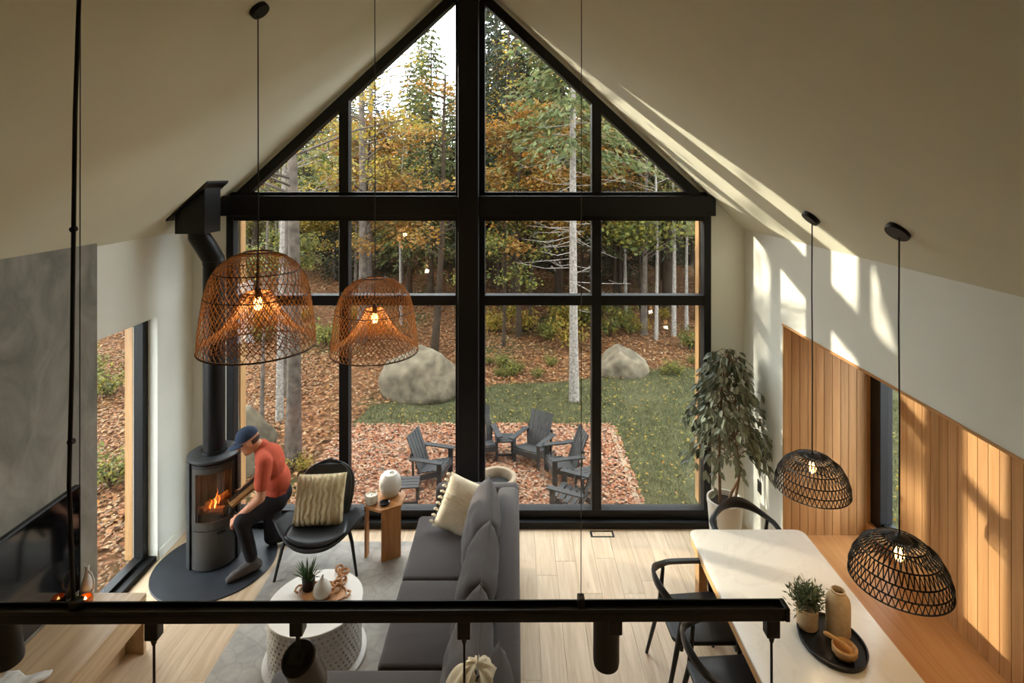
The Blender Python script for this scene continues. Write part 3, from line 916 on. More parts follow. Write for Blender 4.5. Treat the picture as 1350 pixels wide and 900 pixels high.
part('end_arm', 0.80, 0.15, 0.58, 0.045, -0.37, 5.515, 0.09, 0.0)
for fx, fy in ((-0.85, 5.5), (-0.05, 5.5), (-0.05, 2.8), (-1.55, 3.65), (-1.55, 2.9), (-0.85, 2.8)):
    MB().tube([(fx, fy, 0.0), (fx, fy, 0.095)], [0.018, 0.024], 10).build('foot', M['black'], sofa, smooth=True)
# dark loose back cushions
bc = [((-0.30, 4.88, 0.625), (0.06, 1.84, 0.10), 'charcoal back cushion at the window end of the sofa'),
      ((-0.29, 4.18, 0.65), (-0.05, 1.82, -0.04), 'charcoal back cushion in the middle of the sofa'),
      ((-0.30, 3.48, 0.65), (0.03, 1.84, 0.05), 'charcoal back cushion behind the track light, nearest the corner'),
      ((-0.13, 3.10, 0.66), (0.05, 1.76, 0.02), 'charcoal back cushion tucked against the near sofa back')]
for k, (loc, rot, lab) in enumerate(bc):
    me = pillow_mesh('back_cushion', 0.60 if k < 3 else 0.5, 0.72 if k < 3 else 0.6, 0.27 if k < 3 else 0.22, M['sofa'], 18, 0.06, 0.006, k + 2)
    o = add_obj('back_cushion', me, None, loc); o.rotation_euler = (0, rot[1], rot[0] * 1.0)
    tag(o, lab, 'cushion', 'charcoal back cushions')
    # piping along the seam
    pts = []
    for i in range(60):
        t = i / 60 * 4; s_ = int(t); f_ = -1 + 2 * (t - s_)
        u, v_ = ((f_, -1), (1, f_), (-f_, 1), (-1, -f_))[s_]
        w_, h_ = (0.60, 0.72) if k < 3 else (0.5, 0.6)
        pts.append((w_ / 2 * u * (1 - 0.06 * (1 - v_ * v_)), h_ / 2 * v_ * (1 - 0.06 * (1 - u * u)), 0))
    MB().tube(pts, 0.0045, 5, closed=True).build('piping', M['sofa'], o, smooth=True)
# cream fringed cushion
me = pillow_mesh('cushion_body', 0.44, 0.46, 0.16, M['cream'], 18, 0.05, 0.004, 9)
cp = empty('cream_cushion', (-0.475, 5.20, 0.645), 0, 'cream linen cushion with fringed edge at the window end of the sofa', 'cushion')
cp.rotation_euler = Euler((1.02, 0.0, 0.0)).to_matrix().to_4x4().to_euler()
CM = Matrix.Rotation(-0.10, 4, 'Z') @ Matrix.Rotation(1.05, 4, 'X') @ Matrix.Rotation(-0.30, 4, 'Z')
cp.rotation_euler = CM.to_euler()
add_obj('cushion_body', me, cp)
for k in range(9):
    y = -0.2 + k * 0.05
    m = MB().tube([(-0.215, y, 0.01), (-0.24, y + 0.005, 0.0), (-0.255, y - 0.004, -0.02), (-0.262, y, -0.04)], [0.009, 0.012, 0.010, 0.004], 6)
    m.build('tassel', M['cream'], cp, smooth=True)
for k, v_ in enumerate((-0.02, 0.02, 0.06)):
    pts = []
    for i in range(25):
        u = -0.94 + 1.88 * i / 24; vv = v_ / 0.25
        kk = max(0, 1 - u ** 4) ** 0.55 * max(0, 1 - vv ** 4) ** 0.55
        pts.append((0.23 * u * (1 - 0.05 * (1 - vv * vv)), v_, 0.085 * kk + 0.004))
    MB().tube(pts, 0.004, 5).build('stitch_ridge', M['cream'], cp, smooth=True)
# cream throw over the near corner
vsx, fsx = [(0, 0, 0.16)], []
na, nr = 36, 9
for j in range(1, nr + 1):
    for i in range(na):
        a = 2 * PI * i / na; t = j / nr
        rr = 0.18 * t * (1 + 0.07 * math.sin(5 * a + 1) * t)
        vsx.append((rr * math.cos(a), rr * math.sin(a) * 1.1, 0.16 * (1 - t ** 2.4) + 0.012 * t * math.sin(9 * a) + 0.006 * math.sin(17 * a + 6 * t)))
fsx = [(0, 1 + i, 1 + (i + 1) % na) for i in range(na)]
for j in range(nr - 1):
    for i in range(na):
        l = (i + 1) % na
        fsx.append((1 + j * na + i, 1 + (j + 1) * na + i, 1 + (j + 1) * na + l, 1 + j * na + l))
o = MB().add(vsx, fsx).build('cream_throw', M['cream'], None, (-0.225, 3.21, 0.775), smooth=True, angle=80)
md = o.modifiers.new('thick', 'SOLIDIFY'); md.thickness = 0.015
tag(o, 'cream woven throw bunched over the near sofa cushions', 'throw')

# ================================================================= COFFEE TABLE
ct = empty('coffee_table', (-1.53, 4.35, RZ), 0, 'round white coffee table with perforated drum base', 'coffee table')
TH = 0.42
MB().lathe([(0.345, TH - 0.022), (0.352, TH - 0.018), (0.352, TH - 0.004), (0.348, TH)], n=64).build('top', M['matwhite'], ct, smooth=True)
MB().lathe([(0.375, 0.0), (0.38, 0.006), (0.38, 0.026), (0.372, 0.032), (0.335, 0.032), (0.335, 0.0)], n=64, closed=True).build('base_ring', M['matwhite'], ct, smooth=True)
# perforated drum: staggered slots
def perforated(rad, z0, z1, ncol, nrow, hw, hh):
    vs_, fs_ = [], []
    cw = 2 * PI / ncol; chh = (z1 - z0) / nrow
    K = 8
    for r_ in range(nrow):
        for c_ in range(ncol):
            a0 = (c_ + 0.5 * (r_ % 2)) * cw; zz = z0 + r_ * chh
            base = len(vs_)
            ring = [(0, 0), (0.5, 0), (1, 0), (1, 0.5), (1, 1), (0.5, 1), (0, 1), (0, 0.5)]
            for q, (u, w_) in enumerate(ring):
                a = a0 + u * cw; z = zz + w_ * chh
                vs_.append((rad * math.cos(a), rad * math.sin(a), z))
            for q in range(K):
                t = -0.75 * PI + q * PI / 4
                a = a0 + (0.5 + hw * math.cos(t)) * cw; z = zz + (0.5 + hh * math.sin(t)) * chh
                vs_.append((rad * math.cos(a), rad * math.sin(a), z))
            for q in range(K):
                l = (q + 1) % K
                fs_.append((base + q, base + l, base + K + l, base + K + q))
    return MB().add(vs_, fs_)
o = perforated(0.342, 0.03, TH - 0.022, 54, 10, 0.26, 0.30).build('perforated_drum', M['matwhite'], ct)
md = o.modifiers.new('thick', 'SOLIDIFY'); md.thickness = 0.006
# inner dark shade comes from the hollow drum itself
CTZ = RZ + TH
tr = empty('wooden_tray', (-1.50, 4.42, CTZ), -0.15, 'oval wooden tray with handles on the white coffee table', 'tray')
MB().lathe([(0.165, 0), (0.18, 0.006), (0.185, 0.022), (0.175, 0.022), (0.168, 0.010), (0.0, 0.010)], n=40, sx=1.05, sy=0.62).build('dish', M['traywood'], tr, smooth=True)
for s_ in (-1, 1):
    MB().tube([(s_ * 0.185, -0.04, 0.018), (s_ * 0.215, -0.03, 0.022), (s_ * 0.22, 0, 0.024), (s_ * 0.215, 0.03, 0.022), (s_ * 0.185, 0.04, 0.018)], 0.008, 8).build('handle', M['traywood'], tr, smooth=True)
TZ = CTZ + 0.010
pl = empty('potted_grass', (-1.625, 4.46, TZ), 0, 'small spiky green plant in a black pot on the coffee table tray', 'plant')
MB().lathe([(0.035, 0), (0.045, 0.004), (0.05, 0.085), (0.045, 0.088), (0.042, 0.075), (0.0, 0.072)], n=24).build('pot', M['blackmetal'], pl, smooth=True)
rsn = np.random.RandomState(4)
Vq = []
for k in range(90):
    a = rsn.uniform(0, 2 * PI); tilt = rsn.uniform(0.05, 0.95); L_ = rsn.uniform(0.09, 0.165)
    d = np.array([math.cos(a) * math.sin(tilt), math.sin(a) * math.sin(tilt), math.cos(tilt)])
    s_ = np.array([-math.sin(a), math.cos(a), 0]) * 0.005
    b0 = np.array([math.cos(a) * 0.02, math.sin(a) * 0.02, 0.072]); md_ = b0 + d * L_ * 0.55; tip = b0 + d * L_ - np.array([0, 0, 0.02 * tilt])
    Vq.append([b0 - s_ * 0.7, b0 + s_ * 0.7, md_ + s_, md_ - s_]); Vq.append([md_ - s_, md_ + s_, tip + s_ * 0.1, tip - s_ * 0.1])
o = add_obj('blades', quads_mesh('blades', np.array(Vq), M['leaf_aloe']), pl); o['kind'] = 'stuff'
gv = empty('gourd_vase', (-1.49, 4.38, TZ), 0, 'white gourd shaped vase on the coffee table tray', 'vase')
MB().lathe([(0.03, 0), (0.055, 0.012), (0.068, 0.045), (0.062, 0.08), (0.04, 0.112), (0.018, 0.132), (0.012, 0.15)], n=28).build('body', M['ceramic'], gv, smooth=True)
MB().tube([(0, 0, 0.147), (0.002, 0, 0.16), (0.008, 0, 0.168)], [0.008, 0.006, 0.004], 8).build('stem', M['traywood'], gv, smooth=True)
ch = empty('wooden_chain', (-1.40, 4.46, CTZ), 0, 'chain of carved wooden links trailing over the tray', 'decoration')
lk = [(-0.035, -0.07, 0.04, 0.3, 0.3), (0.01, -0.03, 0.04, 1.1, 1.2), (-0.005, 0.02, 0.042, 0.2, 0.25), (0.03, 0.06, 0.036, 1.3, 1.0), (0.0, 0.10, 0.022, 0.4, 0.25), (-0.03, 0.155, 0.03, 1.9, 1.1), (-0.005, 0.20, 0.012, 0.2, 0.1), (-0.05, 0.215, 0.02, 1.2, 0.6)]
ring = MB().tube([(0.036 * math.cos(2 * PI * i / 20), 0.024 * math.sin(2 * PI * i / 20), 0) for i in range(20)], 0.0085, 8, closed=True).mesh('link', M['traywood'], smooth=True)
for x_, y_, z_, rz_, rx_ in lk:
    o = add_obj('link', ring, ch, (x_, y_, z_)); o.rotation_euler = (rx_, 0, rz_)

# ================================================================= SIDE TABLE + THINGS
sd = empty('side_table', (-1.275, 5.57, RZ), 0.0, 'small hexagonal wooden side table between lounge chair and sofa', 'side table')
hx = [(-0.20, 0.07), (-0.175, -0.13), (-0.005, -0.20), (0.175, -0.10), (0.185, 0.09), (0.0, 0.18)]
ZS = 0.50
MB().slab(hx, ZS - 0.022, ZS).build('top', M['sidewood'], sd, bevel=0.003, seg=1)
MB().bar((0.0, -0.175, 0.24), (0.165, -0.085, 0.24), 0.022, 0.477).build('leg', M['sidewood'], sd, bevel=0.002, seg=1)
MB().bar((-0.165, -0.12, 0.24), (-0.16, -0.04, 0.24), 0.022, 0.477).build('leg', M['sidewood'], sd, bevel=0.002, seg=1)
MB().bar((-0.02, 0.15, 0.24), (0.05, 0.14, 0.24), 0.022, 0.477).build('leg', M['sidewood'], sd, bevel=0.002, seg=1)
SZ = RZ + ZS
pv = empty('pumpkin_vase', (-1.245, 5.64, SZ), 0, 'round white ceramic pumpkin vase on the wooden side table', 'vase')
nseg = 36
prof = [(0.05, 0), (0.075, 0.01), (0.102, 0.06), (0.11, 0.12), (0.098, 0.18), (0.065, 0.218), (0.03, 0.222), (0.0, 0.214)]
MB().lathe(prof, n=nseg).build('body', M['ceramic'], pv, smooth=True)
MB().tube([(0, 0, 0.212), (0.005, -0.005, 0.232), (0.03, -0.012, 0.238), (0.04, -0.016, 0.226)], [0.012, 0.009, 0.008, 0.005], 8).build('stalk', M['ceramic'], pv, smooth=True)
cb2 = empty('white_candle', (-1.395, 5.50, SZ), 0, 'short round white candle bowl on the wooden side table', 'candle')
MB().lathe([(0.042, 0), (0.058, 0.008), (0.062, 0.05), (0.056, 0.085), (0.05, 0.088), (0.046, 0.076), (0.0, 0.074)], n=28).build('bowl', M['candle'], cb2, smooth=True)
MB().tube([(0, 0, 0.073), (0.002, 0, 0.088)], 0.003, 6).build('wick', M['black'], cb2)
o = MB().lathe([(0.03, 0), (0.046, 0.008), (0.05, 0.026), (0.045, 0.026), (0.036, 0.012), (0.0, 0.010)], n=24).build('black_dish', M['blackmetal'], None, (-1.26, 5.475, SZ), smooth=True)
tag(o, 'small shallow black dish in front of the white vase', 'dish')

# ================================================================= LOUNGE CHAIR
lc = empty('lounge_chair', (-1.845, 5.42, RZ), 0.10, 'black three legged shell lounge chair beside the kneeling person', 'lounge chair')
def shell(fn, nu, nv, name, mat, thick, parent):
    vs_ = [fn(-1 + 2 * i / nu, j / nv) for i in range(nu + 1) for j in range(nv + 1)]
    fs_ = [(i * (nv + 1) + j, (i + 1) * (nv + 1) + j, (i + 1) * (nv + 1) + j + 1, i * (nv + 1) + j + 1) for i in range(nu) for j in range(nv)]
    o = MB().add(vs_, fs_).build(name, M[mat], parent, smooth=True, angle=80)
    md = o.modifiers.new('thick', 'SOLIDIFY'); md.thickness = thick; md.offset = 0
    return o
def seat_f(u, v):
    # v 0 front .. 1 rear ; wings rise at both sides
    hw = 0.43 * (1 - 0.30 * v ** 2) * math.sin(PI / 2 * min(1, 0.70 + 0.9 * v))
    x = hw * u
    yf = -0.40 + 0.24 * abs(u) ** 2.4
    yr = 0.10 - 0.02 * abs(u) ** 2
    y = yf + (yr - yf) * v
    z = 0.385 + 0.11 * abs(u) ** 2.6 - 0.055 * v - 0.05 * (1 - v) ** 3 * (1 - u * u)
    return (x, y, z)
shell(seat_f, 24, 12, 'seat_shell', 'shell', 0.016, lc)
def pad_f(u, v):
    x, y, z = seat_f(u * 0.66, 0.07 + 0.88 * v)
    return (x, y, z + 0.018 + 0.016 * (1 - u ** 4) * math.sin(PI * v) ** 0.5)
shell(pad_f, 16, 10, 'seat_pad', 'leather', 0.024, lc)
def back_f(u, v):
    t = v
    k = max(0.0, (t - 0.60) / 0.40)
    w_ = 0.262 * (0.80 + 0.20 * math.sin(PI / 2 * min(1, t / 0.5))) * max(0.03, (1 - k ** 2.2)) ** 0.5
    x = w_ * u
    y = 0.13 + 0.22 * t + 0.02 * t * t - 0.055 * u * u * (1 - 0.3 * t)
    z = 0.34 + 0.45 * t
    return (x, y, z)
shell(back_f, 16, 16, 'back_shell', 'shell', 0.016, lc)
def bpad_f(u, v):
    x, y, z = back_f(u * 0.90, 0.06 + 0.88 * v)
    return (x, y - 0.016 - 0.012 * (1 - u ** 4), z)
shell(bpad_f, 14, 14, 'back_pad', 'leather', 0.02, lc)
for s_ in (-1, 1):
    MB().tube([(s_ * 0.20, 0.0, 0.315), (s_ * 0.28, -0.12, 0.315), (s_ * 0.31, -0.18, 0.27), (s_ * 0.365, -0.25, 0.0)], [0.016, 0.018, 0.017, 0.012], 10).build('leg', M['shell'], lc, smooth=True)
MB().tube([(0, 0.02, 0.32), (0, 0.15, 0.31), (0, 0.24, 0.22), (0, 0.36, 0.0)], [0.02, 0.02, 0.018, 0.013], 10).build('leg', M['shell'], lc, smooth=True)
MB().bar((-0.20, 0.0, 0.317), (0.20, 0.0, 0.317), 0.05, 0.02).build('cross_rail', M['shell'], lc, bevel=0.004, seg=1)
kc = add_obj('knit_cushion', pillow_mesh('knit_cushion', 0.47, 0.45, 0.17, M['knit'], 18, 0.045, 0.003, 21), None, (-1.86, 5.40, 0.60))
kc.rotation_euler = (1.12, 0.0, 0.08)
tag(kc, 'beige cable knit cushion propped on the black lounge chair', 'cushion')

# ================================================================= DINING SIDE
bn = empty('niche_bench', (0, 0, 0), 0, 'long built in wooden bench along the timber niche', 'bench')
BZ = 0.445
MB().box(XR + 0.03, NX + 0.0, 1.9, NY1 - 0.001, BZ - 0.035, BZ).build('seat_board', M['bench'], bn, bevel=0.003, seg=1)
MB().box(XR + 0.05, XR + 0.075, 1.9, NY1 - 0.001, 0.0, BZ - 0.035).build('front_panel', M['bench'], bn)

DT0, DT1, DY0, DY1, DZ = 1.43, 2.375, 2.5, 4.72, 0.745
dt = empty('dining_table', ((DT0 + DT1) / 2, 3.61, 0), 0, 'long dining table with rounded white marble top and wooden frame', 'table')
dx, dy = (DT0 + DT1) / 2, 3.61
MB().slab(rpoly(DT0 - dx, DT1 - dx, DY0 - dy, DY1 - dy, 0.07, 6), DZ - 0.018, DZ).build('top', M['marble'], dt, bevel=0.003, seg=2, smooth=True)
MB().slab(rpoly(DT0 - dx + 0.004, DT1 - dx - 0.004, DY0 - dy + 0.004, DY1 - dy - 0.004, 0.07, 6), DZ - 0.078, DZ - 0.0185).build('underframe', M['tablewood'], dt, smooth=True)
for sx_ in (-1, 1):
    MB().box(sx_ * 0.41 - 0.012, sx_ * 0.41 + 0.012, -0.95, 0.95, DZ - 0.14, DZ - 0.078).build('apron', M['tablewood'], dt)
for sy_ in (-1, 1):
    MB().box(-0.39, 0.39, sy_ * 0.98 - 0.012, sy_ * 0.98 + 0.012, DZ - 0.14, DZ - 0.078).build('apron', M['tablewood'], dt)
    for sx_ in (-1, 1):
        MB().box(sx_ * 0.405 - 0.035, sx_ * 0.405 + 0.035, sy_ * 0.985 - 0.05, sy_ * 0.985 + 0.05, 0.0, DZ - 0.078).build('leg', M['tablewood'], dt, bevel=0.006, seg=2)
MB().box(-0.478, -0.468, 0.30, 0.35, DZ - 0.070, DZ - 0.030).build('drawer_pull', M['blackmetal'], dt)

def make_chair():
    t = empty('dining_chair', (0, 0, 0))
    t['category'] = 'chair'; t['group'] = 'black dining chairs'
    # faces -y ; seat front at y<0
    me = MB().slab([(-0.245, -0.22), (-0.20, -0.255), (0.20, -0.255), (0.245, -0.22), (0.225, 0.20), (0.17, 0.235), (-0.17, 0.235), (-0.225, 0.20)], 0.425, 0.455)
    me.build('seat', M['chair'], t, bevel=0.01, seg=2, smooth=True)
    for s_ in (-1, 1):
        MB().tube([(s_ * 0.265, -0.235, 0.0), (s_ * 0.245, -0.215, 0.40), (s_ * 0.262, -0.185, 0.66)], [0.012, 0.019, 0.015], 10).build('front_leg', M['chair'], t, smooth=True)
        MB().tube([(s_ * 0.235, 0.30, 0.0), (s_ * 0.205, 0.205, 0.41), (s_ * 0.225, 0.175, 0.665)], [0.012, 0.019, 0.014], 10).build('rear_leg', M['chair'], t, smooth=True)
    MB().bar((-0.22, 0.18, 0.405), (0.22, 0.18, 0.405), 0.022, 0.04).build('seat_rail', M['chair'], t)
    MB().bar((-0.24, -0.20, 0.405), (0.24, -0.20, 0.405), 0.022, 0.04).build('seat_rail', M['chair'], t)
    # one bent hoop: arm - back - arm; flat arms that turn into a tall back
    vs_, fs_ = [], []
    n = 40
    for i in range(n + 1):
        t_ = -1 + 2 * i / n
        a = t_ * math.radians(112)
        x_ = 0.285 * math.sin(a) * (1.0 if abs(t_) < 0.8 else 1.0)
        y_ = 0.02 + 0.285 * math.cos(a)
        if abs(t_) > 0.62:
            k = (abs(t_) - 0.62) / 0.38
            a0 = 0.62 * math.radians(112)
            x_ = math.copysign(0.285 * math.sin(a0) + 0.012 * k - 0.02 * k * k, t_)
            y_ = 0.02 + 0.285 * math.cos(a0) - 0.33 * k
        up = (1 - min(1, abs(t_) / 0.62)) ; up = up * up * (3 - 2 * up)
        zc = 0.675 + 0.075 * up
        hh = 0.016 + 0.034 * up         # half height
        ww = 0.026 - 0.014 * up         # half width
        tan = Vector((math.cos(a), -math.sin(a), 0)) if abs(t_) <= 0.62 else Vector((0, -math.copysign(1, t_), 0))
        nr = Vector((tan.y, -tan.x, 0)).normalized()
        c = Vector((x_, y_, zc))
        for q in range(8):
            an = q * PI / 4
            vs_.append(c + nr * (ww * math.cos(an)) + Vector((0, 0, 1)) * (hh * math.sin(an)))
    for i in range(n):
        for q in range(8):
            l = (q + 1) % 8
            fs_.append((i * 8 + q, i * 8 + l, i * 8 + 8 + l, i * 8 + 8 + q))
    fs_.append(tuple(range(7, -1, -1))); fs_.append(tuple(n * 8 + q for q in range(8)))
    MB().add(vs_, fs_).build('arm_and_back', M['chair'], t, smooth=True)
    return t
dc = make_chair()
spots = [(1.32, 4.17, PI / 2 + 0.05, 'black bentwood dining chair on the long side, farther from the viewer'),
         (1.37, 3.60, PI / 2 + 0.02, 'black bentwood dining chair on the long side, cut by the lower frame'),
         (1.965, 4.80, -0.03, 'black bentwood dining chair at the window end of the table')]
for k, (x_, y_, r_, lab) in enumerate(spots):
    o = dc if k == 0 else copy_tree(dc)
    o.location = (x_, y_, 0); o.rotation_euler = (0, 0, r_ if k == 2 else r_)
    o['label'] = lab

# things on the table
TT = DZ
o = MB().lathe([(0.185, 0.0), (0.20, 0.005), (0.205, 0.03), (0.195, 0.032), (0.188, 0.012), (0.0, 0.010)], n=56, sx=0.93, sy=1.1).build('black_tray', M['blackmetal'], None, (1.985, 3.575, TT), smooth=True)
tag(o, 'oval black tray on the marble dining table', 'tray')
TI = TT + 0.011
pp = empty('potted_herb', (1.895, 3.70, TI), 0, 'bushy green plant in a cream pot on the black tray', 'plant')
MB().lathe([(0.05, 0), (0.056, 0.005), (0.06, 0.115), (0.055, 0.118), (0.052, 0.105), (0.0, 0.10)], n=28).build('pot', M['beige'], pp, smooth=True); pp.scale = (1.12, 1.12, 1.08)
rsn = np.random.RandomState(8)
Vq = []
for k in range(330):
    a = rsn.uniform(0, 2 * PI); tilt = abs(rsn.normal(0, 0.5)); L_ = rsn.uniform(0.08, 0.15)
    d = np.array([math.cos(a) * math.sin(tilt), math.sin(a) * math.sin(tilt), math.cos(tilt)])
    b0 = np.array([rsn.normal(0, 0.018), rsn.normal(0, 0.018), 0.10])
    for q in range(4):
        c = b0 + d * L_ * (0.35 + 0.2 * q)
        ld_ = d + rsn.normal(size=3) * 0.6; ld_ /= np.linalg.norm(ld_)
        s_ = np.cross(ld_, rsn.normal(size=3)); s_ /= np.linalg.norm(s_) + 1e-9
        Vq.append([c, c + ld_ * 0.018 + s_ * 0.0045, c + ld_ * 0.038, c + ld_ * 0.018 - s_ * 0.0045])
o = add_obj('foliage', quads_mesh('foliage', np.array(Vq), M['leaf_small']), pp); o['kind'] = 'stuff'
bv = empty('bottle_vase', (2.065, 3.645, TI), 0, 'tall beige stoneware bottle vase on the black tray', 'vase')
MB().lathe([(0.066, 0), (0.072, 0.006), (0.072, 0.20), (0.066, 0.225), (0.048, 0.252), (0.040, 0.262), (0.042, 0.275), (0.036, 0.277), (0.033, 0.262), (0.04, 0.24), (0.06, 0.21), (0.062, 0.03), (0.0, 0.02)], n=36).build('body', M['beige'], bv, smooth=True)
MB().lathe([(0.0, 0.215), (0.055, 0.216)], n=20).build('inside', M['vasein'], bv)
mo = empty('wooden_mortar', (2.0, 3.46, TI), 0, 'small round wooden mortar on the black tray', 'mortar')
MB().lathe([(0.03, 0), (0.052, 0.008), (0.07, 0.035), (0.071, 0.066), (0.064, 0.074), (0.058, 0.066), (0.052, 0.04), (0.0, 0.03)], n=32).build('bowl', M['tablewood'], mo, smooth=True)
pe = MB().tube([(0.03, -0.01, 0.05), (0.0, 0.005, 0.07), (-0.04, 0.028, 0.09), (-0.085, 0.05, 0.105), (-0.098, 0.056, 0.108)], [0.018, 0.016, 0.011, 0.014, 0.007], 10).build('wooden_pestle', M['tablewood'], None, (2.0, 3.46, TI), smooth=True)
tag(pe, 'slim wooden pestle resting in the mortar', 'pestle')

# ---- ficus by the window
fc = empty('ficus_tree', (2.06, 5.60, 0), 0, 'tall leafy ficus in a white pot in the corner by the window', 'plant')
MB().lathe([(0.125, 0), (0.135, 0.01), (0.165, 0.44), (0.172, 0.46), (0.172, 0.50), (0.158, 0.50), (0.15, 0.45), (0.0, 0.44)], n=40).build('pot', M['matwhite'], fc, smooth=True)
MB().lathe([(0.0, 0.445), (0.15, 0.452)], n=24).build('soil', M['soil'], fc)
rs = random.Random(12)
stems = [[(-0.05, 0, 0.45), (-0.055, 0.0, 0.8), (-0.05, 0.01, 1.15), (-0.03, 0.01, 1.5), (0.0, 0.0, 1.85)],
         [(0.03, 0, 0.45), (0.06, -0.01, 0.56), (0.13, 0.0, 0.68), (0.14, 0.0, 0.85), (0.09, 0.0, 1.15), (0.10, 0.0, 1.5)],
         [(0.10, 0.02, 0.45), (0.13, 0.02, 0.6), (0.15, 0.02, 0.72), (0.12, 0.03, 1.0), (0.16, 0.05, 1.4)]]
for p in stems:
    MB().tube(p, [0.016 - 0.0022 * i for i in range(len(p))], 8).build('stem', M['bark'], fc, smooth=True)
tw = MB()
tips = []
for k in range(100):
    z = rs.uniform(0.95, 1.95)
    t = (z - 0.9) / 1.1
    rad = 0.40 * (1 - 0.72 * max(0, t - 0.25) ** 1.1) * rs.uniform(0.5, 1.0)
    a = rs.uniform(0, 2 * PI)
    b0 = Vector((0.04 + rs.uniform(-0.06, 0.06), 0.0, z - 0.08))
    e = Vector((0.02 + rad * math.cos(a), -0.04 + rad * 0.75 * math.sin(a), z))
    e2 = e + Vector((math.cos(a) * 0.06, math.sin(a) * 0.06, -rs.uniform(0.10, 0.28)))
    if e2.x > 0.325: e2.x = 0.325
    if e2.y > 0.33: e2.y = 0.33
    tw.tube([b0, (b0 + e) / 2 + Vector((0, 0, 0.07)), e, e2], [0.004, 0.003, 0.002, 0.001], 4)
    tips.append((b0, e, e2))
tw.build('twigs', M['bark'], fc)['kind'] = 'stuff'
lm = MB().add([(0, 0, 0), (0.021, 0.028, 0.004), (0.017, 0.06, 0.0), (0, 0.092, -0.012), (-0.017, 0.06, 0.0), (-0.021, 0.028, 0.004), (0, 0.03, -0.004), (0, 0.062, -0.006)],
              [(0, 1, 6), (1, 2, 7, 6), (2, 3, 7), (3, 4, 7), (4, 5, 6, 7), (5, 0, 6)]).mesh('leaf', M['leaf_ficus'], smooth=True, angle=80)
leafpts = []
for b0, e, e2 in tips:
    for q in range(11):
        t = rs.random()
        p = e.lerp(e2, t) if q % 3 else b0.lerp(e, 0.5 + 0.5 * t)
        leafpts.append((p + Vector((rs.uniform(-0.04, 0.04), rs.uniform(-0.04, 0.04), rs.uniform(-0.03, 0.03))), math.atan2(e2.y - b0.y, e2.x - b0.x)))
leafpts.sort(key=lambda q: q[0].y)
for k, (p, a) in enumerate(leafpts):
    rot = Euler((-rs.uniform(0.4, 1.35), rs.uniform(-0.6, 0.6), a - PI / 2 + rs.uniform(-0.9, 0.9)))
    if k < 290:
        o = add_obj('leaf', lm, fc, p); o.rotation_euler = rot; s_ = rs.uniform(0.75, 1.15); o.scale = (s_, s_, s_)
rest = MB()
for k, (p, a) in enumerate(leafpts[290:]):
    rot = Euler((-rs.uniform(0.4, 1.35), rs.uniform(-0.6, 0.6), a - PI / 2 + rs.uniform(-0.9, 0.9))).to_matrix()
    rest.add([rot @ v_.co + p for v_ in lm.vertices], [tuple(f.vertices) for f in lm.polygons])
o = rest.build('foliage', M['leaf_ficus'], fc, smooth=True); o['kind'] = 'stuff'

# ================================================================= PENDANT LAMPS
def bulb_parts(parent, z, energy, r=0.03):
    MB().lathe([(0.018, 0.0), (0.02, 0.01), (0.02, 0.055), (0.008, 0.065)], n=16, c=(0, 0, z + 0.075)).build('socket', M['blackmetal'], parent, smooth=True)
    MB().lathe([(0.004, 0.0), (r * 0.7, 0.012), (r, 0.035), (r * 0.8, 0.06), (0.013, 0.085)], n=18, c=(0, 0, z - 0.01)).build('bulb', M['bulb'], parent, smooth=True)
    d = bpy.data.lights.new('lamp_light', 'POINT'); d.energy = energy; d.color = (1.0, 0.74, 0.42); d.shadow_soft_size = 0.03
    o = bpy.data.objects.new('lamp_light', d); o.location = (0, 0, z - 0.05); o.parent = parent; COL.objects.link(o)

def bell_net(mb, prof, nc, twist, r, n=4):
    """diagonal wicker net over a profile [(radius, z)] from top to rim"""
    m_ = len(prof)
    for sgn in (-1, 1):
        for k in range(nc):
            a0 = 2 * PI * (k + (0.25 if sgn > 0 else 0)) / nc
            pts = []
            for i, (rr, zz) in enumerate(prof):
                t = i / (m_ - 1)
                a = a0 + sgn * twist * t
                pts.append((rr * math.cos(a), rr * math.sin(a), zz))
            mb.tube(pts, r, n, cap=False)
    return mb

def resample(prof, n):
    P = [Vector((a, b, 0)) for a, b in prof]
    d = [0]
    for a, b in zip(P, P[1:]): d.append(d[-1] + (b - a).length)
    out = []
    for i in range(n):
        t = d[-1] * i / (n - 1)
        k = max(j for j in range(len(d)) if d[j] <= t + 1e-9)
        k = min(k, len(P) - 2)
        f_ = (t - d[k]) / (d[k + 1] - d[k])
        q = P[k].lerp(P[k + 1], f_)
        out.append((q.x, q.y))
    return out

def hoop(rr, zz, r, n=40, k=6):
    return MB().tube([(rr * math.cos(2 * PI * i / n), rr * math.sin(2 * PI * i / n), zz) for i in range(n)], r, k, closed=True)

def ceiling_canopy(parent, x, zloc, r=0.06, side=1):
    """black rose lying on the slope"""
    ang = math.atan(SL) * side
    Mt = Matrix.Translation((0, 0, zloc)) @ Matrix.Rotation(ang, 4, 'Y')
    m_ = MB().lathe([(r * 0.95, -0.032), (r, -0.026), (r, -0.002), (r, 0.0)], n=28, M=Mt)
    m_.build('canopy', M['blackmetal'], parent, smooth=True)

